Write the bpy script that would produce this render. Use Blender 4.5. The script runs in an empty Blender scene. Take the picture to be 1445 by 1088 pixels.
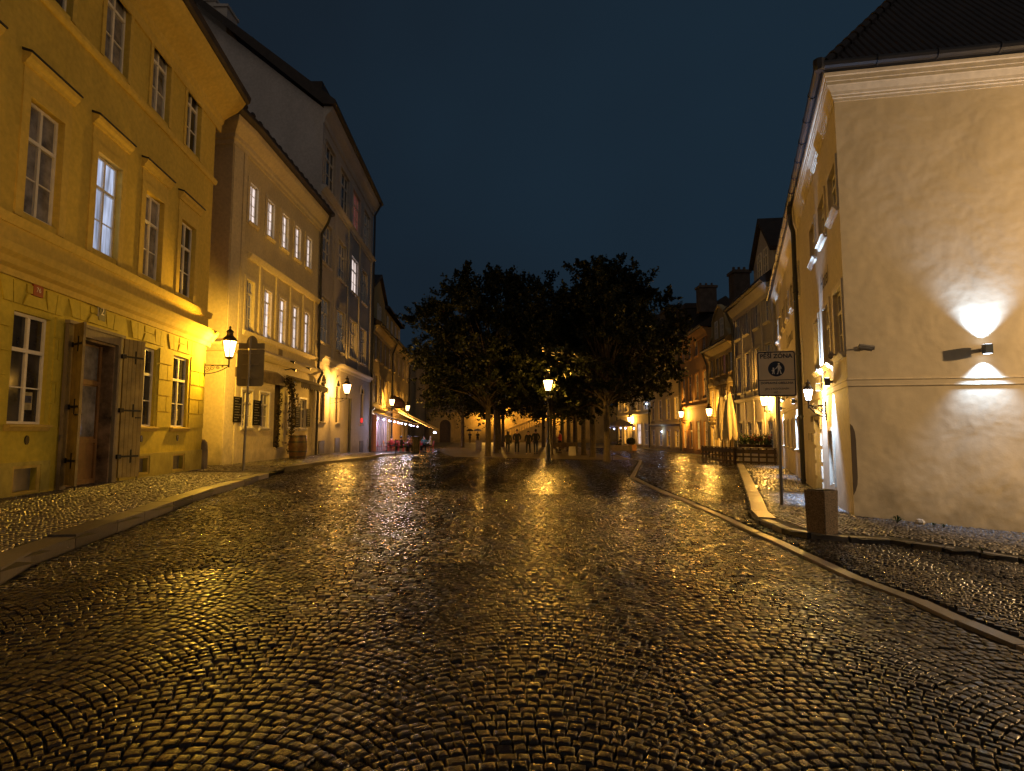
import bpy, math, random
import numpy as np
from mathutils import Vector
random.seed(7)
rng = np.random.default_rng(7)
PI = math.pi
sc = bpy.context.scene
COL = sc.collection

# ------------------------------------------------------------------ camera
FPX = 804.0
PITCH = math.atan(66.0/804.0)
CAMZ = 1.6
cam_d = bpy.data.cameras.new("camera")
cam = bpy.data.objects.new("camera", cam_d)
COL.objects.link(cam)
cam.location = (0, 0, CAMZ)
cam.rotation_euler = (PI/2 + PITCH, 0, 0)
cam_d.sensor_fit = 'HORIZONTAL'
cam_d.sensor_width = 36.0
cam_d.lens = FPX/1445.0*36.0
cam_d.clip_end = 3000
cam_d.clip_start = 0.05
sc.camera = cam

def ray(px, py):
    a = (px-722.5)/FPX
    b = (544-py)/FPX
    c, s = math.cos(PITCH), math.sin(PITCH)
    return Vector((a, c - b*s, s + b*c))

def at(px, py, Y):
    r = ray(px, py)
    r = r*(Y/r.y)
    return Vector((r.x, r.y, CAMZ+r.z))

def sm(a, b, t):
    t = min(1.0, max(0.0, (t-a)/(b-a)))
    return t*t*(3-2*t)

def G(x, y):
    g = (0.15 - 0.028*min(5.36, max(-6.0, x)))*(1-sm(28, 44, y))
    if x > 6:
        s = 0.085 + (0.02-0.085)*sm(11, 20, y)
        g -= s*(min(x, 17.0)-6)
    return g

def gp(px, py, off=0.0):
    """ground point seen at a pixel of the photograph"""
    r = ray(px, py)
    t = (0-CAMZ)/r.z
    for _ in range(30):
        p = r*t
        t = (G(p.x, p.y)+off-CAMZ)/r.z
    return Vector((r.x*t, r.y*t, CAMZ+r.z*t))

# ------------------------------------------------------------------ materials
MATS = {}
def nt(name):
    m = bpy.data.materials.new(name)
    m.use_nodes = True
    return m, m.node_tree.nodes, m.node_tree.links

def mat(name, col, rough=0.7, noise=0.12, scale=3.0, bump=0.0, bscale=20.0, metal=0.0, spec=0.5, coat=0.0, bdist=0.01):
    if name in MATS: return MATS[name]
    m, N, L = nt(name)
    b = N['Principled BSDF']
    b.inputs['Roughness'].default_value = rough
    b.inputs['Metallic'].default_value = metal
    b.inputs['Specular IOR Level'].default_value = spec
    if coat: b.inputs['Coat Weight'].default_value = coat
    tc = N.new('ShaderNodeTexCoord')
    if noise > 0:
        n1 = N.new('ShaderNodeTexNoise'); n1.inputs['Scale'].default_value = scale
        n1.inputs['Detail'].default_value = 6; n1.inputs['Roughness'].default_value = 0.6
        L.new(tc.outputs['Object'], n1.inputs['Vector'])
        r = N.new('ShaderNodeValToRGB')
        r.color_ramp.elements[0].position = 0.3; r.color_ramp.elements[1].position = 0.7
        lo = [max(0, c*(1-noise*1.3)) for c in col]; hi = [min(1, c*(1+noise)) for c in col]
        r.color_ramp.elements[0].color = (*lo, 1); r.color_ramp.elements[1].color = (*hi, 1)
        L.new(n1.outputs['Fac'], r.inputs['Fac'])
        L.new(r.outputs['Color'], b.inputs['Base Color'])
    else:
        b.inputs['Base Color'].default_value = (*col, 1)
    if bump > 0:
        n2 = N.new('ShaderNodeTexNoise'); n2.inputs['Scale'].default_value = bscale
        n2.inputs['Detail'].default_value = 5
        L.new(tc.outputs['Object'], n2.inputs['Vector'])
        bp = N.new('ShaderNodeBump'); bp.inputs['Strength'].default_value = bump
        bp.inputs['Distance'].default_value = bdist
        L.new(n2.outputs['Fac'], bp.inputs['Height'])
        L.new(bp.outputs['Normal'], b.inputs['Normal'])
    MATS[name] = m
    return m

def plaster(name, col, stain=0.25, bump=0.5, wav=0.0):
    """render plaster: large soft stains, fine grain, and for old walls trowel waves"""
    if name in MATS: return MATS[name]
    m, N, L = nt(name)
    b = N['Principled BSDF']; b.inputs['Roughness'].default_value = 0.82
    b.inputs['Specular IOR Level'].default_value = 0.3
    tc = N.new('ShaderNodeTexCoord')
    a = N.new('ShaderNodeTexNoise'); a.inputs['Scale'].default_value = 0.55; a.inputs['Detail'].default_value = 8; a.inputs['Roughness'].default_value = 0.65
    mp = N.new('ShaderNodeMapping'); mp.inputs['Scale'].default_value = (1, 1, 0.45)
    L.new(tc.outputs['Object'], mp.inputs['Vector']); L.new(mp.outputs['Vector'], a.inputs['Vector'])
    r = N.new('ShaderNodeValToRGB')
    r.color_ramp.elements[0].position = 0.32; r.color_ramp.elements[1].position = 0.62
    r.color_ramp.elements[0].color = (*[c*(1-stain) for c in col], 1)
    r.color_ramp.elements[1].color = (*col, 1)
    L.new(a.outputs['Fac'], r.inputs['Fac'])
    a2 = N.new('ShaderNodeTexNoise'); a2.inputs['Scale'].default_value = 9; a2.inputs['Detail'].default_value = 6
    L.new(tc.outputs['Object'], a2.inputs['Vector'])
    r2 = N.new('ShaderNodeMapRange'); r2.inputs['From Min'].default_value = 0.3; r2.inputs['From Max'].default_value = 0.7
    r2.inputs['To Min'].default_value = 0.95 if wav else 0.86; r2.inputs['To Max'].default_value = 1.03 if wav else 1.08
    L.new(a2.outputs['Fac'], r2.inputs['Value'])
    mx = N.new('ShaderNodeVectorMath'); mx.operation = 'SCALE'
    L.new(r.outputs['Color'], mx.inputs[0]); L.new(r2.outputs['Result'], mx.inputs['Scale'])
    # damp and splash dirt creeping up from the foot of the wall in an uneven line
    sz = N.new('ShaderNodeSeparateXYZ'); L.new(tc.outputs['Object'], sz.inputs[0])
    nd = N.new('ShaderNodeTexNoise'); nd.inputs['Scale'].default_value = 2.2; nd.inputs['Detail'].default_value = 7
    L.new(tc.outputs['Object'], nd.inputs['Vector'])
    hh = N.new('ShaderNodeMath'); hh.operation = 'MULTIPLY_ADD'; hh.inputs[1].default_value = -2.4; L.new(nd.outputs['Fac'], hh.inputs[0]); L.new(sz.outputs['Z'], hh.inputs[2])
    dr = N.new('ShaderNodeMapRange'); dr.inputs['From Min'].default_value = -1.25; dr.inputs['From Max'].default_value = -.35; dr.inputs['To Min'].default_value = .62; dr.inputs['To Max'].default_value = 1.0
    L.new(hh.outputs[0], dr.inputs['Value'])
    m3 = N.new('ShaderNodeVectorMath'); m3.operation = 'SCALE'; L.new(mx.outputs['Vector'], m3.inputs[0]); L.new(dr.outputs['Result'], m3.inputs['Scale'])
    L.new(m3.outputs['Vector'], b.inputs['Base Color'])
    n2 = N.new('ShaderNodeTexNoise'); n2.inputs['Scale'].default_value = 30; n2.inputs['Detail'].default_value = 6
    L.new(tc.outputs['Object'], n2.inputs['Vector'])
    bp = N.new('ShaderNodeBump'); bp.inputs['Strength'].default_value = bump*(.4 if wav else 1); bp.inputs['Distance'].default_value = 0.006
    L.new(n2.outputs['Fac'], bp.inputs['Height'])
    last = bp
    if wav > 0:
        w = N.new('ShaderNodeTexNoise'); w.inputs['Scale'].default_value = .9; w.inputs['Detail'].default_value = 3
        w.inputs['Roughness'].default_value = 0.55; w.inputs['Distortion'].default_value = .15
        L.new(tc.outputs['Object'], w.inputs['Vector'])
        b2 = N.new('ShaderNodeBump'); b2.inputs['Strength'].default_value = 1.0; b2.inputs['Distance'].default_value = wav
        L.new(w.outputs['Fac'], b2.inputs['Height']); L.new(bp.outputs['Normal'], b2.inputs['Normal'])
        last = b2
    L.new(last.outputs['Normal'], b.inputs['Normal'])
    MATS[name] = m
    return m

def emis(name, col, strength, transp=0.0):
    if name in MATS: return MATS[name]
    m, N, L = nt(name)
    N.remove(N['Principled BSDF'])
    e = N.new('ShaderNodeEmission'); e.inputs['Color'].default_value = (*col, 1); e.inputs['Strength'].default_value = strength
    out = N['Material Output']
    if transp > 0:
        t = N.new('ShaderNodeBsdfTransparent'); t.inputs['Color'].default_value = (transp, transp, transp, 1)
        a = N.new('ShaderNodeAddShader')
        L.new(e.outputs[0], a.inputs[0]); L.new(t.outputs[0], a.inputs[1]); L.new(a.outputs[0], out.inputs['Surface'])
    else:
        L.new(e.outputs[0], out.inputs['Surface'])
    MATS[name] = m
    return m

def curtain(name, col, strength):
    """lit window: light falling through hanging curtains, folds brighter and darker"""
    if name in MATS: return MATS[name]
    m, N, L = nt(name)
    b = N['Principled BSDF']
    b.inputs['Base Color'].default_value = (0.1, 0.1, 0.1, 1); b.inputs['Roughness'].default_value = 0.15
    tc = N.new('ShaderNodeTexCoord')
    mp = N.new('ShaderNodeMapping'); mp.inputs['Scale'].default_value = (6, 6, 0.8)
    n = N.new('ShaderNodeTexNoise'); n.inputs['Scale'].default_value = 1.5; n.inputs['Detail'].default_value = 4
    L.new(tc.outputs['Object'], mp.inputs['Vector']); L.new(mp.outputs['Vector'], n.inputs['Vector'])
    r = N.new('ShaderNodeMapRange'); r.inputs['From Min'].default_value = 0.3; r.inputs['From Max'].default_value = 0.7
    r.inputs['To Min'].default_value = 0.35*strength; r.inputs['To Max'].default_value = 1.2*strength
    L.new(n.outputs['Fac'], r.inputs['Value'])
    b.inputs['Emission Color'].default_value = (*col, 1)
    L.new(r.outputs['Result'], b.inputs['Emission Strength'])
    MATS[name] = m
    return m

M_white = mat('white_paint', (0.80, 0.76, 0.68), 0.5, 0.1, 4)
M_glass = mat('dark_window_glass', (0.04, 0.04, 0.048), 0.06, 0.7, 1.3, spec=0.6)
M_glassc = mat('curtained_window_glass', (0.22, 0.21, 0.22), 0.12, 0.6, 2.5, spec=0.6)
M_iron = mat('black_iron', (0.018, 0.017, 0.016), 0.42, 0.2, 10, 0.2, 60, metal=0.4)
M_roof = mat('dark_roof_tile', (0.028, 0.02, 0.017), 0.7, 0.35, 3, 0.6, 8)
M_metal = mat('dark_sheet_metal', (0.03, 0.03, 0.035), 0.4, 0.2, 3, metal=0.3)
M_zinc = mat('galvanised_metal', (0.22, 0.2, 0.17), 0.45, 0.15, 5, metal=0.5)
M_woodd = mat('dark_wood', (0.055, 0.032, 0.018), 0.6, 0.4, 6, 0.4, 30)
M_lamp = emis('lamp_glass', (1.0, 0.60, 0.24), 6.0, 0.9)
M_lampw = emis('cool_lamp_glass', (0.86, 0.84, 1.0), 14.0, 0.9)
M_black = mat('black_plastic', (0.012, 0.012, 0.013), 0.45, 0.1, 5)
M_board = mat('blackboard', (0.006, 0.006, 0.006), 0.75, 0.3, 6, spec=.2)
M_chalk = mat('chalk_lettering', (0.3, 0.28, 0.24), 0.9, 0.3, 20)

# ------------------------------------------------------------------ mesh building
class MB:
    def __init__(s): s.v = []; s.f = []; s.mi = []; s.cur = 0
    def add(s, vs, fs):
        o = len(s.v); s.v.extend([tuple(v) for v in vs])
        for f in fs: s.f.append(tuple(i+o for i in f)); s.mi.append(s.cur)
        return s
    def quad(s, a, b, c, d): return s.add([a, b, c, d], [(0, 1, 2, 3)])
    def hexa(s, p):   # 8 points: bottom 4 ring, top 4 ring
        return s.add(p, [(0, 3, 2, 1), (4, 5, 6, 7), (0, 1, 5, 4), (1, 2, 6, 5), (2, 3, 7, 6), (3, 0, 4, 7)])
    def box(s, x0, x1, y0, y1, z0, z1):
        return s.hexa([(x0, y0, z0), (x1, y0, z0), (x1, y1, z0), (x0, y1, z0), (x0, y0, z1), (x1, y0, z1), (x1, y1, z1), (x0, y1, z1)])
    def obox(s, c, ux, uy, hx, hy, z0, z1):
        c = Vector(c); ux = Vector(ux).normalized(); uy = Vector(uy).normalized()
        ring = [c-ux*hx-uy*hy, c+ux*hx-uy*hy, c+ux*hx+uy*hy, c-ux*hx+uy*hy]
        return s.hexa([(p.x, p.y, z0) for p in ring]+[(p.x, p.y, z1) for p in ring])
    def tube(s, pts, r, n=8, cap=True):
        pts = [Vector(p) for p in pts]
        rs = r if isinstance(r, (list, tuple)) else [r]*len(pts)
        base = len(s.v); up = Vector((0, 0, 1)); prev = None
        for i, p in enumerate(pts):
            d = (pts[min(i+1, len(pts)-1)]-pts[max(i-1, 0)]).normalized()
            if prev is None:
                a = up if abs(d.z) < 0.9 else Vector((1, 0, 0))
                x = d.cross(a).normalized()
            else:
                x = (prev - d*prev.dot(d))
                x = x.normalized() if x.length > 1e-6 else d.cross(up).normalized()
            prev = x
            y = d.cross(x)
            for k in range(n):
                t = 2*PI*k/n
                s.v.append(tuple(p + (x*math.cos(t)+y*math.sin(t))*rs[i]))
        for i in range(len(pts)-1):
            for k in range(n):
                a = base+i*n+k; b = base+i*n+(k+1) % n
                s.f.append((a, b, b+n, a+n)); s.mi.append(s.cur)
        if cap:
            s.f.append(tuple(base+k for k in range(n))[::-1]); s.mi.append(s.cur)
            e = base+(len(pts)-1)*n
            s.f.append(tuple(e+k for k in range(n))); s.mi.append(s.cur)
        return s
    def lathe(s, c, prof, n=12, rot=0.0, sy=1.0):
        base = len(s.v)
        for (r, z) in prof:
            for k in range(n):
                t = 2*PI*k/n+rot
                s.v.append((c[0]+r*math.cos(t), c[1]+r*math.sin(t)*sy, c[2]+z))
        for i in range(len(prof)-1):
            for k in range(n):
                a = base+i*n+k; b = base+i*n+(k+1) % n
                s.f.append((a, b, b+n, a+n)); s.mi.append(s.cur)
        s.f.append(tuple(base+k for k in range(n))[::-1]); s.mi.append(s.cur)
        e = base+(len(prof)-1)*n
        s.f.append(tuple(e+k for k in range(n))); s.mi.append(s.cur)
        return s
    def prism(s, loop, vec):
        n = len(loop); vec = Vector(vec)
        vs = [Vector(p) for p in loop]; vs += [p+vec for p in vs]
        fs = [tuple(range(n))[::-1], tuple(range(n, 2*n))]
        for k in range(n): fs.append((k, (k+1) % n, (k+1) % n+n, k+n))
        return s.add(vs, fs)
    def build(s, name, m, parent=None, smooth=False):
        me = bpy.data.meshes.new(name)
        off = Vector((0, 0, 0))
        if parent is not None:
            q = parent
            while q is not None: off += q.location; q = q.parent
        vs = [(v[0]-off.x, v[1]-off.y, v[2]-off.z) for v in s.v]
        me.from_pydata(vs, [], s.f)
        ms = m if isinstance(m, (list, tuple)) else [m]
        for x in ms: me.materials.append(x)
        if len(ms) > 1: me.polygons.foreach_set('material_index', s.mi)
        if smooth:
            me.polygons.foreach_set('use_smooth', [True]*len(me.polygons))
            try: me.set_sharp_from_angle(angle=math.radians(35))
            except Exception: pass
        me.update()
        o = bpy.data.objects.new(name, me); COL.objects.link(o)
        if parent is not None: o.parent = parent
        return o

def thing(name, label, cat, loc=(0, 0, 0), group=None):
    o = bpy.data.objects.new(name, None); COL.objects.link(o)
    o.empty_display_size = 0.2
    o.location = loc; o['label'] = label; o['category'] = cat
    if group: o['group'] = group
    return o
def tag(o, label, cat, group=None):
    o['label'] = label; o['category'] = cat
    if group: o['group'] = group
    return o
def struct(o): o['kind'] = 'structure'; return o
def single(name, mb, m, label, cat, loc, group=None, smooth=False):
    """a thing that is one mesh, its origin at its base"""
    loc = Vector(loc)
    o = mb.build(name, m, None, smooth)
    o.data.transform(__import__('mathutils').Matrix.Translation(-loc)); o.location = loc
    return tag(o, label, cat, group)
def dup(o, parent=None):
    c = o.copy(); COL.objects.link(c)
    if parent is not None: c.parent = parent
    for ch in list(o.children): dup(ch, c)
    return c

def text_mb(s, size, org, xd, up, nrm=None, ext=0.004, shear=0.0, align='CENTER', bold=0.0):
    cu = bpy.data.curves.new('t', 'FONT'); cu.body = s; cu.size = size; cu.align_x = align; cu.align_y = 'CENTER'
    cu.extrude = 0.0; cu.shear = shear; cu.offset = bold; cu.resolution_u = 3
    ob = bpy.data.objects.new('t', cu); COL.objects.link(ob)
    bpy.context.view_layer.update()
    dg = bpy.context.evaluated_depsgraph_get()
    me = bpy.data.meshes.new_from_object(ob.evaluated_get(dg))
    org = Vector(org); xd = Vector(xd).normalized(); up = Vector(up).normalized(); nn = xd.cross(up)
    mb = MB()
    mb.add([org+xd*v.co.x+up*v.co.y+nn*(ext) for v in me.vertices], [tuple(p.vertices) for p in me.polygons])
    bpy.data.objects.remove(ob); bpy.data.curves.remove(cu); bpy.data.meshes.remove(me)
    return mb

# ------------------------------------------------------------------ facades
class Face:
    """vertical wall plane; u runs along it, z is up, d is out towards the street"""
    def __init__(s, P0, P1, side):
        s.P0 = Vector((P0[0], P0[1])); s.P1 = Vector((P1[0], P1[1]))
        d = s.P1-s.P0; s.L = d.length; s.u = d.normalized()
        s.n = Vector((s.u.y, -s.u.x))*side; s.side = side
    def p(s, u, z, d=0.0):
        q = s.P0+s.u*u+s.n*d
        return Vector((q.x, q.y, z))
    def hit(s, px, py):
        r = ray(px, py)
        den = r.x*s.n.x+r.y*s.n.y
        t = (s.P0.x*s.n.x+s.P0.y*s.n.y)/den
        q = Vector((r.x*t, r.y*t))-s.P0
        return q.dot(s.u), CAMZ+r.z*t
    def box(s, mb, u0, u1, z0, z1, d0, d1):
        P = s.p
        mb.hexa([P(u0, z0, d0), P(u1, z0, d0), P(u1, z0, d1), P(u0, z0, d1), P(u0, z1, d0), P(u1, z1, d0), P(u1, z1, d1), P(u0, z1, d1)])
    def run(s, mb, u0, u1, prof):
        """moulding: profile of (d,z) points extruded along u"""
        n = len(prof)
        vs = [s.p(u0, z, d) for d, z in prof]+[s.p(u1, z, d) for d, z in prof]
        fs = [(k, k+1, k+1+n, k+n) for k in range(n-1)]+[tuple(range(n))[::-1], tuple(range(n, 2*n))]
        mb.add(vs, fs)
    def poly(s, mb, pts, d0, d1):
        a = [s.p(u, z, d0) for u, z in pts]
        nn = Vector((s.n.x, s.n.y, 0))*(d1-d0)
        mb.prism(a, nn)
    def wall(s, mb, u0, u1, z0, z1, holes, depth=0.22):
        us = sorted({u0, u1, *[h[0] for h in holes], *[h[1] for h in holes]})
        zs = sorted({z0, z1, *[h[2] for h in holes], *[h[3] for h in holes]})
        us = [a for a in us if u0 <= a <= u1]; zs = [a for a in zs if z0 <= a <= z1]
        for i in range(len(us)-1):
            uc = (us[i]+us[i+1])/2; start = None
            for j in range(len(zs)-1):
                zc = (zs[j]+zs[j+1])/2
                inside = any(h[0] < uc < h[1] and h[2] < zc < h[3] for h in holes)
                if not inside and start is None: start = zs[j]
                if inside and start is not None:
                    mb.quad(s.p(us[i], start), s.p(us[i+1], start), s.p(us[i+1], zs[j]), s.p(us[i], zs[j])); start = None
            if start is not None:
                mb.quad(s.p(us[i], start), s.p(us[i+1], start), s.p(us[i+1], zs[-1]), s.p(us[i], zs[-1]))
        for (a, b, c, d) in holes:
            ring = [(a, c), (b, c), (b, d), (a, d)]
            for k in range(4):
                p, q = ring[k], ring[(k+1) % 4]
                mb.quad(s.p(p[0], p[1]), s.p(q[0], q[1]), s.p(q[0], q[1], -depth), s.p(p[0], p[1], -depth))

def window(F, u0, u1, z0, z1, parent, m=None, glass=None, rec=0.12, rows=3, cols=2, transom=True, fw=0.07, surround=None,
           sw=0.16, head=False, sill=True, sillmat=None, red=None, arch=False):
    m = m or M_white; glass = glass or M_glass
    mb = MB(); d0, d1 = -rec-0.06, -rec
    F.box(mb, u0, u0+fw, z0, z1, d0, d1); F.box(mb, u1-fw, u1, z0, z1, d0, d1)
    F.box(mb, u0+fw, u1-fw, z0, z0+fw, d0, d1); F.box(mb, u0+fw, u1-fw, z1-fw, z1, d0, d1)
    for c in range(1, cols):
        uc = u0+(u1-u0)*c/cols
        F.box(mb, uc-fw*0.55, uc+fw*0.55, z0+fw, z1-fw, d0, d1+0.01)
    for r in range(1, rows):
        zc = z0+(z1-z0)*r/rows
        h = fw*0.6 if (transom and r == rows-1) else fw*0.22
        dd = 0.02 if (transom and r == rows-1) else -0.006
        F.box(mb, u0+fw, u1-fw, zc-h, zc+h, d0, d1+dd)
    w = mb.build('window', m, parent)
    g = MB(); g.quad(F.p(u0+.02, z0+.02, d0+0.025), F.p(u1-.02, z0+.02, d0+0.025), F.p(u1-.02, z1-.02, d0+0.025), F.p(u0+.02, z1-.02, d0+0.025))
    g.build('pane', glass, w)
    if surround:
        s = MB(); t = 0.035
        F.box(s, u0-sw, u0, z0-sw*0.6, z1+sw, 0.0, t); F.box(s, u1, u1+sw, z0-sw*0.6, z1+sw, 0.0, t)
        F.box(s, u0, u1, z1, z1+sw, 0.0, t)
        s.build('surround', surround, w)
    if sill:
        s = MB(); F.run(s, u0-0.08, u1+0.08, [(0, z0-0.12), (0.05, z0-0.12), (0.09, z0-0.05), (0.12, z0-0.045), (0.12, z0-0.01), (-rec, z0+0.015), (-rec, z0-0.12)])
        s.build('sill', sillmat or surround or m, w)
    if head:
        s = MB(); hz = z1+sw+0.32; e = sw+0.05
        F.box(s, u0-sw, u1+sw, z1+sw, hz, 0.0, 0.02)
        F.run(s, u0-e, u1+e, [(0, hz), (0.06, hz), (0.08, hz+0.06), (0.14, hz+0.12), (0.16, hz+0.2), (0, hz+0.24)])
        s.build('head_cornice', surround, w)
        s = MB(); F.run(s, u0-e-.02, u1+e+.02, [(0, hz+0.242), (0.18, hz+0.203), (0.18, hz+0.235), (0, hz+0.29)])
        s.build('head_flashing', M_metal, w)
    return w

# ------------------------------------------------------------------ world: night sky and air
w = bpy.data.worlds.new("World"); sc.world = w; w.use_nodes = True
N, L = w.node_tree.nodes, w.node_tree.links
bg = N['Background']
tc = N.new('ShaderNodeTexCoord'); sx = N.new('ShaderNodeSeparateXYZ')
L.new(tc.outputs['Generated'], sx.inputs[0])
# city night sky: dark slate overcast, a little bluer and lighter towards the right-hand side
cmb = N.new('ShaderNodeMath'); cmb.operation = 'MULTIPLY_ADD'; cmb.inputs[1].default_value = 0.42; cmb.inputs[2].default_value = 0.2
L.new(sx.outputs['X'], cmb.inputs[0])
n = N.new('ShaderNodeTexNoise'); n.inputs['Scale'].default_value = 1.6; n.inputs['Detail'].default_value = 3
L.new(tc.outputs['Generated'], n.inputs['Vector'])
m1 = N.new('ShaderNodeMath'); m1.operation = 'MULTIPLY_ADD'; m1.inputs[1].default_value = 0.75; L.new(n.outputs['Fac'], m1.inputs[0]); L.new(cmb.outputs[0], m1.inputs[2])
r = N.new('ShaderNodeValToRGB'); e = r.color_ramp.elements
e[0].position = 0.3; e[0].color = (0.0075, 0.0118, 0.0185, 1)
e[1].position = 0.95; e[1].color = (0.0105, 0.024, 0.040, 1)
L.new(m1.outputs[0], r.inputs['Fac'])
# fill light: sky brightened behind the viewer, added to lift the facing facades
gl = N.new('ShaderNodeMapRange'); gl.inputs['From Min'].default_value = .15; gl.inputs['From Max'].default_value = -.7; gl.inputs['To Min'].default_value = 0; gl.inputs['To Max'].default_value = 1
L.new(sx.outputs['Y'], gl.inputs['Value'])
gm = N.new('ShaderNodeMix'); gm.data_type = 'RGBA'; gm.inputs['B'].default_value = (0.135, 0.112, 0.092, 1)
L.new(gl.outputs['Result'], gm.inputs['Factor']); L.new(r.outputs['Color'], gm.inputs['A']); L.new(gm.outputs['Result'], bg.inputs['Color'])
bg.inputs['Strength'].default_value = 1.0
sc.view_settings.view_transform = 'Standard'; sc.view_settings.look = 'None'; sc.view_settings.exposure = 0; sc.view_settings.gamma = 1
sc.cycles.use_denoising = True
sc.cycles.max_bounces = 6; sc.cycles.diffuse_bounces = 3; sc.cycles.glossy_bounces = 3; sc.cycles.transparent_max_bounces = 12
sc.cycles.sample_clamp_indirect = 3.0; sc.cycles.caustics_reflective = False; sc.cycles.caustics_refractive = False
try: sc.cycles.use_light_tree = True
except Exception: pass

# ------------------------------------------------------------------ street plan
# key corners: (x, y)
def cx(px, py, Y): p = at(px, py, Y); return (p.x, p.y)
B1n, B1f = cx(0, 704, 10.25), cx(283, 661, 18.5)
B2n, B2f = cx(327, 651.5, 21.2), cx(443, 641, 29.9)
B2c = cx(311, 653, 20.5)
B3f = cx(520, 638.5, 43.5)
B4n, B4f = cx(524, 638, 44.6), cx(550.5, 632, 54.8)
B5f = cx(575.5, 629, 68.7)
RBn = (6.45, 10.9); RBf = (14.2, 30.45)
R3n = (13.75, 29.6)
R3f = cx(1041.5, 648, 37.5); R4f = cx(1003.5, 643, 44.0); R5f = cx(963, 638, 53.4); R6f = cx(918, 634, 64.0)

KL = [(-2.55, -2), (-3.3, 1.0)] + [(gp(px, py, .12).x, gp(px, py, .12).y) for px, py in [(0, 803), (45, 778), (108, 755), (205, 722), (300, 690), (380, 667)]]
KL2 = [(gp(px, py, .12).x, gp(px, py, .12).y) for px, py in [(402, 659.5), (455, 651), (520, 645)]] + [(-7.3, 34), (-7.6, 40), (-7.9, 44)]
KR = [(gp(px, py, .08).x, gp(px, py, .08).y) for px, py in [(1040, 654), (1049, 680), (1056, 702), (1060, 720), (1070, 730), (1101, 743), (1140, 751), (1200, 757), (1255, 760), (1330, 771), (1445, 787)]] + [(9.3, 7.0), (12, 5.8)]
BAND = [(gp(px, py).x, gp(px, py).y) for px, py in [(861, 640.5), (904, 650), (892, 673), (945, 697.5), (1020, 729), (1097, 763), (1142, 784), (1212, 817), (1295, 848), (1361, 879), (1445, 911)]]
_d = Vector(BAND[-1])-Vector(BAND[-2]); BAND.append(tuple(Vector(BAND[-1])+_d*3.5))

def inpoly(x, y, poly):
    c = np.zeros(x.shape, bool); n = len(poly)
    for i in range(n):
        x1, y1 = poly[i]; x2, y2 = poly[(i+1) % n]
        if y1 == y2: continue
        k = ((y1 > y) != (y2 > y)) & (x < (x2-x1)*(y-y1)/(y2-y1)+x1)
        c ^= k
    return c
def distpoly(x, y, pts):
    d = np.full(x.shape, 1e9)
    for (a, b) in zip(pts[:-1], pts[1:]):
        dx, dy = b[0]-a[0], b[1]-a[1]; l2 = dx*dx+dy*dy
        t = np.clip(((x-a[0])*dx+(y-a[1])*dy)/l2, 0, 1)
        d = np.minimum(d, np.hypot(x-a[0]-t*dx, y-a[1]-t*dy))
    return d
def smv(a, b, t):
    t = np.clip((t-a)/(b-a), 0, 1); return t*t*(3-2*t)
def Gv(x, y):
    g = (0.15-0.028*np.clip(x, -6, 5.36))*(1-smv(28, 44, y))
    s = 0.085+(0.02-0.085)*smv(11, 20, y)
    g = g-np.where(x > 6, s*(np.minimum(x, 17)-6), 0)
    return g
def wob(x, y):
    return 0.009*np.sin(x*1.3+0.7*y+1)+0.010*np.sin(0.8*y-0.9*x+.3)+0.004*np.sin(2.6*x+1.1)*np.sin(2.2*y)+0.0015*np.sin(4.1*y+1.7*x)

FPL = KL+[(-10.4, 17.3), (-14, 14), (-14, -2)]      # near left footpath
FPL2 = [KL[-1]]+KL2+[(-14, 46), (-14, 18), (-10.4, 17.3)]
FPR = KR+[(14, 9), (10, 11), (14.3, 31), (KR[0][0]+.2, 31.5)]
SQ = [(-3.4, 33.2), (6.9, 33.2), (6.6, 46), (7.5, 58), (8, 90), (-9, 90), (-6.6, 52), (-5.0, 42)]   # the paved square under the trees

def mesh_np(name, verts, faces4, m, attr=None, smooth=False, faces3=None):
    me = bpy.data.meshes.new(name)
    nv = len(verts); nf = len(faces4)
    me.vertices.add(nv); me.vertices.foreach_set('co', verts.astype(np.float32).ravel())
    me.loops.add(nf*4); me.loops.foreach_set('vertex_index', faces4.astype(np.int32).ravel())
    me.polygons.add(nf); me.polygons.foreach_set('loop_start', (np.arange(nf)*4).astype(np.int32))
    me.polygons.foreach_set('use_smooth', np.full(nf, bool(smooth)))
    me.update(calc_edges=True)
    for k, a in (attr or {}).items():
        at_ = me.attributes.new(k, 'FLOAT', 'POINT'); at_.data.foreach_set('value', a.astype(np.float32))
    me.materials.append(m)
    o = bpy.data.objects.new(name, me); COL.objects.link(o)
    return o

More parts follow.
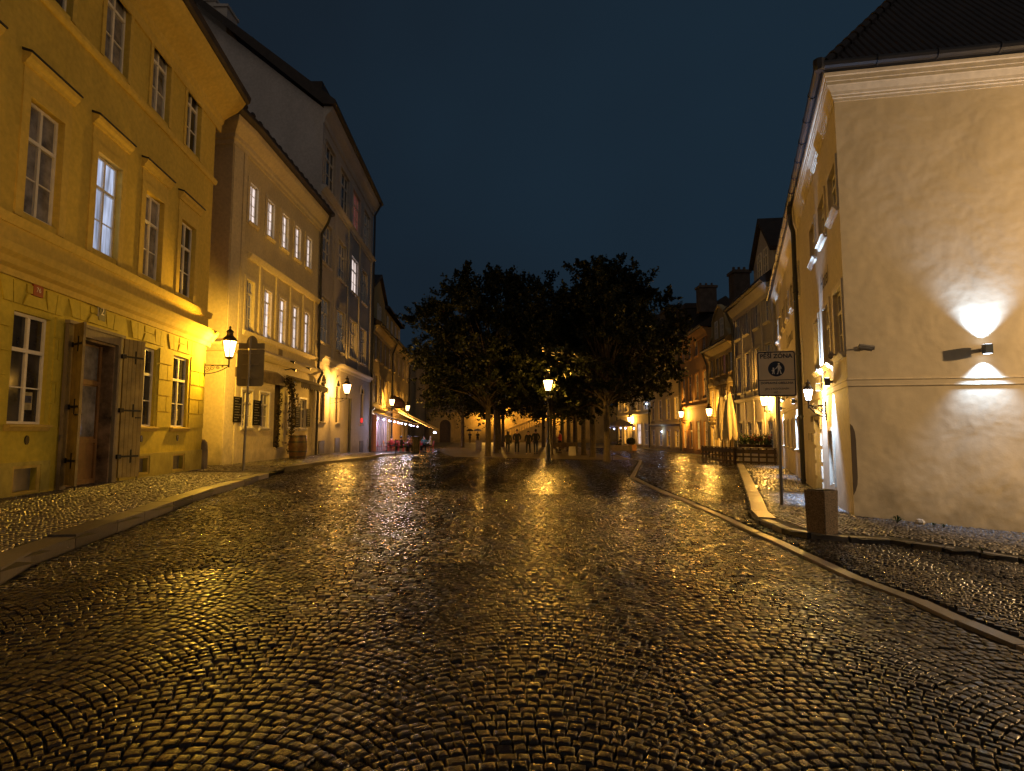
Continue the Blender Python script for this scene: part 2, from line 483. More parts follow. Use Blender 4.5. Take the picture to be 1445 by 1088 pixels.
def stone_mat(name, c0, c1, r0, r1, grain=90.0, gb=0.5, spec=0.5, wet=0.0):
    m, N, L = nt(name)
    b = N['Principled BSDF']; b.inputs['Specular IOR Level'].default_value = spec
    if wet: b.inputs['Coat Weight'].default_value = wet; b.inputs['Coat Roughness'].default_value = .14; b.inputs['Coat IOR'].default_value = 1.4
    a = N.new('ShaderNodeAttribute'); a.attribute_name = 'tone'
    tc = N.new('ShaderNodeTexCoord')
    n1 = N.new('ShaderNodeTexNoise'); n1.inputs['Scale'].default_value = grain*0.5; n1.inputs['Detail'].default_value = 4
    L.new(tc.outputs['Object'], n1.inputs['Vector'])
    s = N.new('ShaderNodeMath'); s.operation = 'MULTIPLY_ADD'; s.inputs[1].default_value = 0.6; s.inputs[2].default_value = -0.3
    L.new(n1.outputs['Fac'], s.inputs[0])
    ad = N.new('ShaderNodeMath'); ad.operation = 'ADD'; L.new(s.outputs[0], ad.inputs[0]); L.new(a.outputs['Fac'], ad.inputs[1])
    r = N.new('ShaderNodeValToRGB'); r.color_ramp.elements[0].color = (*c0, 1); r.color_ramp.elements[1].color = (*c1, 1)
    L.new(ad.outputs[0], r.inputs['Fac']); L.new(r.outputs['Color'], b.inputs['Base Color'])
    # rain-wet patches: broad areas where the film of water is thicker
    n3 = N.new('ShaderNodeTexNoise'); n3.inputs['Scale'].default_value = 0.5; n3.inputs['Detail'].default_value = 4
    L.new(tc.outputs['Object'], n3.inputs['Vector'])
    s3 = N.new('ShaderNodeMath'); s3.operation = 'MULTIPLY_ADD'; s3.inputs[1].default_value = 1.1; L.new(n3.outputs['Fac'], s3.inputs[0])
    s4 = N.new('ShaderNodeMath'); s4.operation = 'MULTIPLY_ADD'; s4.inputs[1].default_value = 0.7; s4.inputs[2].default_value = -0.42
    L.new(a.outputs['Fac'], s4.inputs[0]); L.new(s4.outputs[0], s3.inputs[2])
    mr = N.new('ShaderNodeMapRange'); mr.inputs['To Min'].default_value = r0; mr.inputs['To Max'].default_value = r1
    L.new(s3.outputs[0], mr.inputs['Value']); L.new(mr.outputs['Result'], b.inputs['Roughness'])
    n2 = N.new('ShaderNodeTexNoise'); n2.inputs['Scale'].default_value = grain; n2.inputs['Detail'].default_value = 3
    L.new(tc.outputs['Object'], n2.inputs['Vector'])
    bp = N.new('ShaderNodeBump'); bp.inputs['Strength'].default_value = gb; bp.inputs['Distance'].default_value = 0.0045
    L.new(n2.outputs['Fac'], bp.inputs['Height']); L.new(bp.outputs['Normal'], b.inputs['Normal'])
    return m
M_sett = stone_mat('wet_granite_sett', (0.005, 0.004, 0.0036), (0.032, 0.024, 0.018), 0.16, 0.36, 110, .9, .22, .18)
M_mos = stone_mat('wet_mosaic_stone', (0.03, 0.027, 0.024), (0.13, 0.115, 0.1), 0.25, 0.6, 80, 0.6, .5, .3)
M_slab = stone_mat('pale_granite_slab', (0.10, 0.088, 0.072), (0.30, 0.26, 0.21), 0.3, 0.6, 60, 0.5)
M_joint = mat('joint_grit', (0.012, 0.010, 0.008), 0.85, 0.4, 20, 0.8, 60)

def stones(name, cxs, cys, ang, ha, hb, lod, m, zoff=0.0, jit=0.12, tilt=0.05, hj=0.005, sink=0.05, wobble=True, rounding=0.5, crisp=False):
    """many cut stones as one paved surface. ha: half length along ang, hb: half width across"""
    n = len(cxs); ca, sa = np.cos(ang), np.sin(ang)
    hz = rng.normal(0, hj, n)-np.where(rng.random(n) < .04, hj*3, 0); tx = rng.normal(0, tilt, n); ty = rng.normal(0, tilt, n); tone = np.clip(rng.random(n)*.8+np.where(rng.random(n) < .05, .5, 0), 0, 1.2)
    A = {}
    if crisp: ts = np.array([-1, -.99, .99, 1])
    elif lod == 0: ts = np.array([-1, -.95, -.78, -.4, 0, .4, .78, .95, 1])
    elif lod == 1: ts = np.array([-1, -.84, .84, 1])
    else: ts = np.array([-1, -.8, .8, 1])
    k = len(ts); U, V = np.meshgrid(ts, ts)
    U = U.ravel(); V = V.ravel(); kk = len(U)
    # corner jitter -> irregular quads, bilinear
    cj = rng.uniform(-jit, jit, (n, 4, 2))
    wts = np.stack([(1-U)*(1-V), (1+U)*(1-V), (1+U)*(1+V), (1-U)*(1+V)], 1)/4  # kk,4
    off = np.einsum('kc,nct->nkt', wts, cj)
    rr = rounding
    m4 = (np.abs(U)**4+np.abs(V)**4)
    shrink = 1-0.10*np.clip(np.abs(U*V)-0.55, 0, 1)*rr*2
    if crisp: shrink = np.ones_like(U)
    lu = (U*shrink)[None]+off[:, :, 0]; lv = (V*shrink)[None]+off[:, :, 1]
    lx = lu*ha[:, None]; ly = lv*hb[:, None]
    edge = np.maximum(np.abs(U), np.abs(V))
    if crisp:
        prof = np.where(edge > .995, -sink, 0.0)[None]+np.zeros((n, 1))
        shrinkz = None
    elif lod == 0:
        prof = np.where(edge > .97, -sink, np.where(edge > .9, -0.0045, np.where(edge > 0.7, -0.0008, 0.0)))[None]+np.zeros((n, 1))
        prof = prof+rng.normal(0, 0.0009, (n, kk))*(edge < .97)[None]
    else:
        prof = np.where(edge > .97, -sink, 0.0)[None]+np.zeros((n, 1))
        prof = prof+(rng.normal(0, 0.0008, (n, kk))*(edge < .97)[None])
    X = cxs[:, None]+lx*ca[:, None]-ly*sa[:, None]
    Y = cys[:, None]+lx*sa[:, None]+ly*ca[:, None]
    Z = Gv(X, Y)+zoff+hz[:, None]+prof+lx*tx[:, None]+ly*ty[:, None]
    if wobble: Z = Z+wob(X, Y)
    verts = np.stack([X.ravel(), Y.ravel(), Z.ravel()], 1)
    q = []
    for j in range(k-1):
        for i in range(k-1):
            if lod == 2 and not (1 <= i < k-2 or 1 <= j < k-2): continue
            q.append((j*k+i, j*k+i+1, (j+1)*k+i+1, (j+1)*k+i))
    q = np.array(q)
    F4 = (q[None]+(np.arange(n)*kk)[:, None, None]).reshape(-1, 4)
    return mesh_np(name, verts, F4, m, {'tone': np.repeat(tone, kk)}, smooth=(lod < 2 and not crisp)), n

# segmental-arc paving of the carriageway
def fan_layout():
    W = 1.5; R = W/math.sqrt(2); nst = 23; dr = 0.073
    xs, ys, an, ha, hb = [], [], [], [], []
    rot = math.radians(-3.5); cr, sr = math.cos(rot), math.sin(rot)
    for k in range(-10, 17):
        ph = rng.uniform(0, dr)
        for i in range(-10, 880):
            y0 = i*dr+ph
            if y0 > 62: break
            ns = nst+rng.integers(-1, 2)
            wdt = rng.uniform(0.74, 1.28, ns); wdt = wdt/wdt.sum()
            edges = np.concatenate([[0], np.cumsum(wdt)])
            th = (edges-.5)*PI/2
            thc = (th[1:]+th[:-1])/2; dth = (th[1:]-th[:-1])
            jy = rng.normal(0, 0.0045, ns)
            lx = k*W+R*np.sin(thc); ly = y0+R*(np.cos(thc)-0.707)+jy
            X = lx*cr-ly*sr; Y = lx*sr+ly*cr
            xs.append(X); ys.append(Y); an.append(-thc+rot+rng.normal(0, .04, ns))
            ha.append(dth*R/2-0.0026-np.abs(rng.normal(0, .001, ns))); hb.append(dr*np.cos(thc)/2-0.0028-np.abs(rng.normal(0, .0014, ns)))
    return [np.concatenate(a) for a in (xs, ys, an, ha, hb)]
X, Y, AN, HA, HB = fan_layout()
_cullx = (np.abs(X) < 0.98*Y+3.4) & (Y > 1.2)
_bd = distpoly(X, Y, BAND)
_bx = [tuple(p) for p in BAND]
right_lim = [(R3n[0]-2.6, 30.5), (R3f[0]-1.2, R3f[1]), (R4f[0]-1.2, R4f[1]), (R5f[0]-1.3, R5f[1]), (R6f[0]-1.5, R6f[1])]
RWY = [(-2.55, -2)]+KL[1:]+KL2+[(-7.5, 62)]+[right_lim[k] for k in (4, 3, 2, 1, 0)]+[KR[0]]+KR[1:]+[(14, -2)]
keep = _cullx & inpoly(X, Y, RWY) & (_bd > 0.165) & ~inpoly(X, Y, SQ)
keep &= ~inpoly(X, Y, FPL) & ~inpoly(X, Y, FPR) & (distpoly(X, Y, KR) > 0.06) & (distpoly(X, Y, KL) > 0.07) & (distpoly(X, Y, KL2) > 0.07)
X, Y, AN, HA, HB = [a[keep] for a in (X, Y, AN, HA, HB)]
D = np.hypot(X, Y)
cnt = 0
for lod, (a, b) in enumerate([(0, 6.5), (6.5, 14), (14, 80)]):
    s = (D >= a) & (D < b)
    o, n_ = stones('cobblestone_road', X[s], Y[s], AN[s], HA[s], HB[s], lod, M_sett, jit=(.13, .13, .12)[lod], tilt=(.022, .026, .04)[lod], hj=(.0022, .0022, .0025)[lod])
    struct(o); cnt += n_
print('setts', cnt)

# footpath mosaic: small cubes in rows
def mosaic(poly, kerb, ang, step, ylim, zoff, m, name, box, lod):
    x0, x1, y0, y1 = box
    gx = np.arange(-30, 60, step); U, V = np.meshgrid(gx, gx)
    U = U+rng.normal(0, step*.07, U.shape)+(np.arange(len(gx)) % 2)[:, None]*step*.5; V = V+rng.normal(0, step*.07, U.shape)
    V = V+0.03*np.sin(U*2.0)
    U = U.ravel(); V = V.ravel(); c, s = math.cos(ang), math.sin(ang)
    X = U*c-V*s; Y = U*s+V*c
    k = (X > x0) & (X < x1) & (Y > y0) & (Y < y1)
    X, Y = X[k], Y[k]
    k = inpoly(X, Y, poly) & (distpoly(X, Y, kerb) > 0.33) & (np.abs(X) < Y*0.98+2.5)
    X, Y = X[k], Y[k]; n = len(X)
    h = step/2*rng.uniform(.8, .93, n)
    o, _ = stones(name, X, Y, np.full(n, ang)+rng.normal(0, .1, n), h, step/2*rng.uniform(.8, .93, n), lod, m, zoff=zoff, jit=.14, tilt=.06, hj=.0016, sink=.02, wobble=False)
    struct(o); print(name, n)
    return o
mosaic(FPL, KL, 1.68, .085, 0, .115, M_mos, 'left_footpath_paving', (-10.6, -3, 3.0, 18.6), 1)
mosaic(FPL2, KL2, 1.6, .12, 0, .115, M_mos, 'far_footpath_paving', (-12, -6, 17.5, 46), 2)
mosaic(FPR, KR, 0.35, .09, 0, .075, M_mos, 'right_footpath_paving', (4, 13, 6, 16), 1)
mosaic(FPR, KR, 1.18, .105, 0, .075, M_mos, 'right_footpath_paving', (4, 14.5, 16, 31), 2)

def sheet(name, poly, z, m, step=1.0, wobble=False):
    """ground sheet following the fall of the street, clipped to a polygon by cell"""
    xs = [p[0] for p in poly]; ys = [p[1] for p in poly]
    gx = np.arange(min(xs)-step, max(xs)+step*1.01, step); gy = np.arange(min(ys)-step, max(ys)+step*1.01, step)
    U, V = np.meshgrid(gx, gy); Z = Gv(U, V)+z
    if wobble: Z = Z+wob(U, V)
    nx = len(gx)
    i, j = np.meshgrid(np.arange(nx-1), np.arange(len(gy)-1)); i = i.ravel(); j = j.ravel()
    cxm = gx[i]+step/2; cym = gy[j]+step/2
    k = inpoly(cxm, cym, poly); i, j = i[k], j[k]
    F4 = np.stack([j*nx+i, j*nx+i+1, (j+1)*nx+i+1, (j+1)*nx+i], 1)
    o = mesh_np(name, np.stack([U.ravel(), V.ravel(), Z.ravel()], 1), F4, m, {'tone': rng.random(U.size)*.2+.4})
    return struct(o)
# base ground under everything
def coarse_ground():
    gx = np.concatenate([np.arange(-400, -20, 40), np.arange(-20, 24, .5), np.arange(24, 440, 40)])
    gy = np.concatenate([np.arange(-60, -4, 8), np.arange(-4, 70, .5), np.arange(70, 700, 40)])
    U, V = np.meshgrid(gx, gy); Z = Gv(U, V)+np.where((np.abs(U) < 20) & (V > -4) & (V < 70), wob(U, V), 0)-0.032
    nx = len(gx); i, j = np.meshgrid(np.arange(nx-1), np.arange(len(gy)-1)); i = i.ravel(); j = j.ravel()
    F4 = np.stack([j*nx+i, j*nx+i+1, (j+1)*nx+i+1, (j+1)*nx+i], 1)
    return struct(mesh_np('ground', np.stack([U.ravel(), V.ravel(), Z.ravel()], 1), F4, M_joint))
coarse_ground()

def poly_slab(name, poly, z0, z1, m, tone=.5):
    """raised paved surface: fine grid clipped to polygon plus nothing else (edges hidden by kerbs)"""
    return sheet(name, poly, z1, m, .25)
poly_slab('left_footpath', FPL, 0, .10, M_joint); poly_slab('far_footpath', FPL2, 0, .10, M_joint); poly_slab('right_footpath', FPR, 0, .06, M_joint)

M_sq = stone_mat('square_paving', (0.05, 0.038, 0.020), (0.16, 0.12, 0.062), 0.4, 0.75, 30, 0.6)
sheet('square_paving', SQ, .012, M_sq, .5)
# rows of larger setts edging the square
def row_stones(name, line, wid, ln, z, m, gap=.012, lod=1, h=.0, sink=.05, cols=1, wobble=True, hjk=.0015):
    xs, ys, an, ha = [], [], [], []
    for (a, b) in zip(line[:-1], line[1:]):
        a = Vector(a[:2]); b = Vector(b[:2]); d = b-a; Ld = d.length; n = max(1, round(Ld/ln)); u = d/Ld; nn = Vector((-u.y, u.x))
        ws = rng.uniform(.8, 1.2, n); ws = ws/ws.sum()*Ld; t = 0
        for wv in ws:
            c = a+u*(t+wv/2); t += wv
            for q in range(cols):
                cc = c+nn*((q-(cols-1)/2)*wid)
                xs.append(cc.x); ys.append(cc.y); an.append(math.atan2(u.y, u.x)); ha.append(wv/2-gap)
    n = len(xs)
    o, _ = stones(name, np.array(xs), np.array(ys), np.array(an), np.array(ha), np.full(n, wid/2-gap*.5), lod, m, zoff=z, jit=.008, tilt=.008, hj=hjk, sink=sink, wobble=wobble, crisp=True)
    return struct(o)
row_stones('stone_band', BAND, .15, .9, .004, M_slab, gap=.005)
def offs(line, d):
    out = []
    for i, p in enumerate(line):
        a = Vector(line[max(0, i-1)]); b = Vector(line[min(len(line)-1, i+1)]); u = (b-a).normalized()
        out.append(tuple(Vector(p)+Vector((-u.y, u.x))*d))
    return out
# kerbs: real steps of cut stone
M_kerb = stone_mat('kerb_granite', (0.05, 0.045, 0.038), (0.19, 0.165, 0.135), 0.3, 0.65, 50, 0.6)
row_stones('kerb', offs(KL, .15), .30, 1.15, .122, M_kerb, gap=.008, sink=.17, wobble=False, hjk=.005)
row_stones('kerb', offs(KL2, .13), .26, 1.3, .12, M_kerb, gap=.01, sink=.17, wobble=False, hjk=.005)
row_stones('kerb', offs(KR[:5], .15), .30, 1.0, .085, M_slab, gap=.008, sink=.13, wobble=False)
row_stones('kerb', offs(KR[4:], .10), .15, .45, .062, M_kerb, gap=.008, sink=.12, wobble=False)

# ------------------------------------------------------------------ buildings
P_yel = plaster('yellow_plaster', (0.63, 0.465, 0.09), 0.2)
P_yelg = plaster('lemon_plaster', (0.62, 0.495, 0.06), 0.2)
P_yel2 = plaster('yellow_plaster_trim', (0.65, 0.48, 0.11), 0.16)
P_yel0 = plaster('yellow_plaster_plinth', (0.56, 0.46, 0.10), 0.35)
P_cream = plaster('cream_plaster', (0.76, 0.66, 0.43), 0.14)
P_cream2 = plaster('cream_trim', (0.80, 0.70, 0.49), 0.12)
P_grey = plaster('grey_plaster', (0.52, 0.48, 0.46), 0.22)
P_grey2 = plaster('grey_trim', (0.58, 0.54, 0.5), 0.18)
P_ochre = plaster('ochre_plaster', (0.50, 0.38, 0.17), 0.3)
P_ochre2 = plaster('ochre_trim', (0.58, 0.46, 0.24), 0.2)
P_orange = plaster('orange_plaster', (0.50, 0.27, 0.10), 0.25)
P_wall = plaster('old_cream_plaster', (0.74, 0.63, 0.44), 0.10, 0.5, 0.05)
P_wallf = plaster('front_cream_plaster', (0.64, 0.56, 0.42), 0.15)
P_walltrim = plaster('pale_trim', (0.72, 0.64, 0.5), 0.1)
M_stone = plaster('weathered_stone', (0.33, 0.27, 0.18), 0.5, 1.0)
M_lit = curtain('lit_curtain_warm', (1.0, 0.82, 0.77), 1.1)
M_litb = curtain('lit_curtain_cool', (0.62, 0.72, 1.0), 0.75)
M_litr = curtain('lit_curtain_red', (1.0, 0.25, 0.18), 0.10)
M_lity = curtain('lit_window_amber', (1.0, 0.62, 0.12), 0.6)
M_litd = curtain('dim_curtain', (1.0, 0.8, 0.62), 0.045)
M_litm = curtain('faint_curtain', (0.9, 0.75, 0.7), 0.014)
M_shut = mat('plank_shutter', (0.34, 0.25, 0.08), 0.55, 0.35, 2.5, 0.5, 18)
M_door = mat('brown_door_paint', (0.24, 0.13, 0.05), 0.45, 0.25, 4, 0.3, 20)
M_marble = mat('mottled_stone_jamb', (0.22, 0.15, 0.09), 0.5, 0.75, 3.2, 0.3, 12)

def bthing(name, label, cat, F, u=0, group=None):
    p = F.p(u, 0); return thing(name, label, cat, (p.x, p.y, G(p.x, p.y)), group)
def wfit(F, px0, px1, py0, py1, pyc=None, pyl=None):
    """opening from the photo measured on the plane: centre columns, top/bottom at mid column"""
    ym = pyc if pyc else (py0+py1)/2; xm = (px0+px1)/2
    return (F.hit(px0, ym)[0], F.hit(px1, ym)[0], F.hit(xm, py1)[1], F.hit(xm, py0)[1])
def downpipe(pts, label, parent=None, r=.055, m=None):
    mb = MB(); mb.tube(pts, r, 8)
    for i in range(len(pts)-1):
        a, b = Vector(pts[i]), Vector(pts[i+1])
        if (b-a).length > 2:
            for k in range(1, int((b-a).length/2)+1):
                c = a+(b-a)*(k*2/(b-a).length); mb.tube([c-(b-a).normalized()*.03, c+(b-a).normalized()*.03], r*1.25, 8)
    return mb.build('downpipe', m or M_metal, parent, True)

# ---- yellow corner house, left
F1 = Face(B1n, B1f, 1); U0 = -9.0; U1 = F1.L
B1 = bthing('corner_house', 'yellow three storey house on the left with a shuttered doorway and white sash windows', 'building', F1, 4)
zs = {}
z_str = F1.hit(285, 474)[1]; z_band = F1.hit(285, 441)[1]; z_up = F1.hit(303, 258)[1]; z_top = F1.hit(306, 150)[1]
def row(F, cols, top, bot): return [(a, b, bot, top) for a, b in cols]
c1 = [wfit(F1, *q) for q in [(36, 85, 152, 315), (133.5, 167, 225, 358), (201, 229, 277, 392), (252, 274.5, 311, 420)]]
z1b = sum(c[2] for c in c1)/4; z1t = sum(c[3] for c in c1)/4
print('B1 cols', c1)
cols = [(c[0], c[1]) for c in c1]; sp = cols[1][0]-cols[0][0]
uc = [(a+b)/2 for a, b in cols]; ww = sum(b-a for a, b in cols)/4
extra = [uc[0]-(uc[1]-uc[0])*k for k in (1, 2, 3)]
allc = extra[::-1]+uc
q2 = [wfit(F1, *q) for q in [(147, 182, -20, 95), (213, 240, 52, 165), (263, 285, 120, 216)]]
print('B1 floor2', q2)
z2b = sum(c[2] for c in q2)/3; z2t = sum(c[3] for c in q2[1:])/2
g0 = [wfit(F1, *q) for q in [(12, 69, 441, 600), (193, 218, 490, 601), (241, 266, 504, 604)]]
print('B1 ground', g0)
zgb = sum(c[2] for c in g0)/3; zgt = sum(c[3] for c in g0)/3
door = wfit(F1, 118, 166, 466, 672)
dw = (F1.hit(93, 600)[0], F1.hit(157, 600)[0]); dz1 = F1.hit(141, 482)[1]; dz0 = F1.hit(135, 682)[1]-.05
print('door', dw, dz0, dz1, 'levels', z_str, z_band, z_up, z_top, zgb, zgt, z1b, z1t, z2b, z2t)
holes = []
gw = [c for c in uc]
for i, u in enumerate(allc):
    holes.append((u-ww/2, u+ww/2, z1b, z1t)); holes.append((u-ww/2, u+ww/2, z2b, z2t))
gcen = [(g0[0][0]+g0[0][1])/2, (g0[1][0]+g0[1][1])/2, (g0[2][0]+g0[2][1])/2]+extra[::-1]
for u in gcen: holes.append((u-ww/2, u+ww/2, zgb, zgt))
holes.append((dw[0], dw[1], dz0, dz1))
vents = [(F1.hit(17, 677)[0], F1.hit(50, 677)[0], F1.hit(34, 693)[1], F1.hit(34, 661)[1]), (F1.hit(187, 656)[0], F1.hit(207, 656)[0], F1.hit(197, 667)[1], F1.hit(197, 647)[1]), (F1.hit(243, 652)[0], F1.hit(257, 652)[0], F1.hit(250, 662)[1], F1.hit(250, 643)[1])]
for v in vents: holes.append(v)
mb = MB(); F1.wall(mb, U0, U1, -.3, z_str-.1, [h for h in holes if h[3] < z_str], .3); mb.build('ground_floor_wall', P_yelg, B1)
mb = MB(); F1.wall(mb, U0, U1, z_str-.1, z_top, [h for h in holes if h[3] > z_str], .3)
dd = F1.p(U1, 0, -9); a = F1.p(U1, 0)
mb.quad((a.x, a.y, -.3), (dd.x, dd.y, -.3), (dd.x, dd.y, z_top), (a.x, a.y, z_top))
b_ = F1.p(U0, 0); e_ = F1.p(U0, 0, -9)
mb.quad((b_.x, b_.y, -.3), (e_.x, e_.y, -.3), (e_.x, e_.y, z_top), (b_.x, b_.y, z_top)); mb.quad((e_.x, e_.y, -.3), (dd.x, dd.y, -.3), (dd.x, dd.y, z_top), (e_.x, e_.y, z_top))
wallB1 = mb.build('wall', P_yel, B1)
for i, u in enumerate(allc):
    lit = (abs(u-uc[1]) < .01)
    window(F1, u-ww/2, u+ww/2, z1b, z1t, B1, glass=M_litb if lit else (M_glassc if i % 2 else M_glass), rec=.10, surround=P_yel2, head=True, sw=.2, sill=False, fw=.06)
    window(F1, u-ww/2, u+ww/2, z2b, z2t, B1, glass=M_glassc if i % 3 else M_glass, rec=.10, surround=P_yel2, sw=.13, sill=False, fw=.06)
for i, u in enumerate(gcen):
    window(F1, u-ww/2, u+ww/2, zgb, zgt, B1, glass=M_glass, rec=.08, fw=.06, sill=True, sillmat=P_yel2)
for v in vents:
    mb = MB(); F1.box(mb, v[0], v[1], v[2], v[3], -.12, -.1)
    t = .05
    g = mb.build('vent_grille', M_zinc, B1)
    mb = MB()
    for (a, b, c, d) in [(v[0]-t, v[0], v[2]-t, v[3]+t), (v[1], v[1]+t*1.6, v[2]-t, v[3]+t), (v[0], v[1], v[3], v[3]+t), (v[0], v[1], v[2]-t, v[2])]: F1.box(mb, a, b, c, d, 0, .02)
    mb.build('vent_frame', P_yel2, g)
for px, py, w_, h_ in [(48, 566, .22, .34), (204, 581, .2, .36), (254, 585, .2, .34)]:
    u, z = F1.hit(px, py); mb = MB(); F1.box(mb, u-w_/2, u+w_/2, z-h_/2, z+h_/2, -.112, -.108); n_ = mb.build('window_notice', mat('notice_paper', (.42, .36, .2), .7, .3, 9), B1)
    mb = MB(); F1.box(mb, u-w_/2+.02, u+w_/2-.02, z-h_*.1, z+h_*.3, -.1075, -.107); mb.build('notice_print', mat('notice_print', (.05, .06, .12), .7, .6, 12), n_)
# plinth, string courses, frieze and eaves
mb = MB()
zpl = F1.hit(260, 636)[1]
segs = [(U0, dw[0]-.45), (dw[1]+.38, U1+.03)]
for (a, b) in segs:
    hs = [v for v in vents if a < v[0] < b]
    x = a
    for v in sorted(hs): F1.box(mb, x, v[0]-.055, -.3, zpl, 0, .035); F1.box(mb, v[0]-.055, v[1]+.085, v[3]+.055, zpl, 0, .035); F1.box(mb, v[0]-.055, v[1]+.085, -.3, v[2]-.055, 0, .035); x = v[1]+.085
    F1.box(mb, x, b, -.3, zpl, 0, .035)
mb.build('plinth', P_yel0, B1)
mb = MB()
F1.run(mb, U0, U1+.2, [(0, z_str-.28), (.06, z_str-.28), (.08, z_str-.16), (.16, z_str-.1), (.2, z_str), (.28, z_str+.08), (.3, z_str+.16), (.31, z_str+.22), (0, z_str+.34)])
F1.run(mb, U0, U1+.14, [(0, z_band-.1), (.07, z_band-.1), (.1, z_band), (.12, z_band+.07), (0, z_band+.1)])
F1.box(mb, U0, U1+.02, z_str+.34, z_band-.1, 0, .03)
F1.run(mb, U0, U1+.1, [(0, z_up-.1), (.05, z_up-.1), (.09, z_up-.03), (.1, z_up+.05), (0, z_up+.07)])
mb.build('string_course', P_yel2, B1)
mb = MB()
zt = z_top
F1.run(mb, U0, U1+.35, [(0, zt-.75), (.05, zt-.75), (.06, zt-.5), (.12, zt-.44), (.14, zt-.3), (.3, zt-.18), (.55, zt-.02), (.75, zt+.2), (.82, zt+.34), (0, zt+.4)])
mb.build('eaves_cornice', P_yel2, B1)
mb = MB(); F1.run(mb, U0, U1+.45, [(0, zt+.405), (.85, zt+.36), (.93, zt+.42), (.96, zt+.6), (.85, zt+.62), (-5, zt+4.5), (-5, zt+.405)])
mb.build('roof', M_roof, B1)
# rustication: raised blocks and fanned voussoirs
mb = MB()
def blocks(F, mb, u0, u1, z0, z1, nrow, split, d=.03, gap=.017):
    h = (z1-z0)/nrow
    for r in range(nrow):
        cs = [u0, u1] if not split else ([u0, (u0+u1)/2+(.12 if r % 2 else -.14)*(u1-u0), u1])
        if split and (r % 2 == 0): cs = [u0, u1]
        for a, b in zip(cs[:-1], cs[1:]): F.box(mb, a+gap, b-gap, z0+r*h+gap, z0+(r+1)*h-gap, 0, d)
gs = sorted(gcen)
zr0 = zgb-.02; zr1 = zgt+.1; ztop = z_str-.3
piers = [(gs[-1]+ww/2+.1, U1-.02), (gs[-2]+ww/2+.1, gs[-1]-ww/2-.1), (dw[1]+.45+1.25, gs[-2]-ww/2-.1)]
for a in range(len(gs)-3): piers.append((gs[a]+ww/2+.1, gs[a+1]-ww/2-.1))
for (a, b) in piers:
    if b-a > .25: blocks(F1, mb, a, b, zr0, zr1, 5, True)
blocks(F1, mb, gs[-3]+ww/2+.1, dw[0]-.35, zr0, zr1, 5, True)
def fan(F, mb, c, half, zb, zt, gap=.017, d=.03, n=2):
    # keystone block above the opening and leaning voussoirs each side
    kz = zb+(zt-zb)*.55
    F.poly(mb, [(c-half*.62, zb+gap), (c+half*.62, zb+gap), (c+half*.42, kz), (c-half*.42, kz)], 0, d+.012)
    for s in (-1, 1):
        for k in range(n):
            b0 = half*(.62+k*.42); b1 = half*(.62+(k+1)*.42); t0 = half*(.46+k*.62); t1 = half*(.46+(k+1)*.62)
            pts = [(c+s*(b0+gap*1.3), zb+gap), (c+s*(b1), zb+gap), (c+s*(t1+gap), zt), (c+s*(t0+gap*2.3), zt)]
            F.poly(mb, pts if s > 0 else pts[::-1], 0, d)
    F.poly(mb, [(c-half*.42, kz+gap*2), (c+half*.42, kz+gap*2), (c+half*.46, zt), (c-half*.46, zt)], 0, d)
for g in gs: fan(F1, mb, g, ww*.55, zr1+.02, ztop-.02)
fan(F1, mb, (dw[0]+dw[1])/2, ww*.6, max(dz1+.34, zr1+.02), ztop-.02)
mb.build('rusticated_blocks', P_yelg, B1)
# doorway
mb = MB(); t = .2
F1.box(mb, dw[0]-t, dw[0], dz0, dz1+t, 0, .07); F1.box(mb, dw[1], dw[1]+t, dz0, dz1+t, 0, .07); F1.box(mb, dw[0], dw[1], dz1, dz1+t, 0, .07)
F1.box(mb, dw[0]-t-.03, dw[1]+t+.03, dz1+t, dz1+t+.07, 0, .1)
mb.build('door_surround', M_stone, B1)
mb = MB(); F1.quad = None
mb.quad(F1.p(dw[1]-.004, dz0, 0), F1.p(dw[1]-.004, dz0, -.3), F1.p(dw[1]-.004, dz1, -.3), F1.p(dw[1]-.004, dz1, 0))
F1.box(mb, dw[1]-.05, dw[1]-.004, dz0, dz1, -.32, .0); F1.box(mb, dw[0]+.004, dw[0]+.05, dz0, dz1, -.32, .0)
F1.box(mb, dw[0]+.05, dw[1]-.05, dz1-.05, dz1-.004, -.32, 0)
mb.build('door_jamb', M_marble, B1)
mb = MB(); dm = (dw[0]+dw[1])/2; zl = dz0+(dz1-dz0)*.70
F1.box(mb, dw[0]+.05, dw[1]-.05, dz0, dz1-.05, -.36, -.3)
for (a, b, c, d) in [(dw[0]+.05, dw[0]+.13, dz0, dz1-.05), (dw[1]-.13, dw[1]-.05, dz0, dz1-.05), (dm-.05, dm+.05, dz0, zl), (dw[0]+.13, dw[1]-.13, zl, zl+.1), (dw[0]+.13, dw[1]-.13, dz0, dz0+.14), (dw[0]+.13, dw[1]-.13, dz0+.95, dz0+1.05)]:
    F1.box(mb, a, b, c, d, -.3, -.26)
dr = mb.build('door', M_door, B1)
mb = MB()
for (a, b, c, d) in [(dw[0]+.15, dm-.07, dz0+1.1, zl-.03), (dm+.07, dw[1]-.15, dz0+1.1, zl-.03), (dw[0]+.15, dw[1]-.15, zl+.12, dz1-.1)]:
    F1.box(mb, a, b, c, d, -.298, -.29)
mb.build('door_glass', M_glassc, dr)
mb = MB(); q = F1.p(dm-.1, dz0+1.08, -.25); mb.tube([q, q+Vector((.06, .0, 0)), q+Vector((.06, -.1, 0))], .012, 6); mb.build('door_handle', M_iron, dr)
mb = MB(); zf = G(F1.p(dm, 0, .3).x, F1.p(dm, 0, .3).y)+.1; F1.box(mb, dw[0]-.35, dw[1]+.3, zf-.1, dz0, -.35, .0); F1.box(mb, dw[0]-.35, dw[1]+.3, zf-.1, dz0-.01, .0, .28)
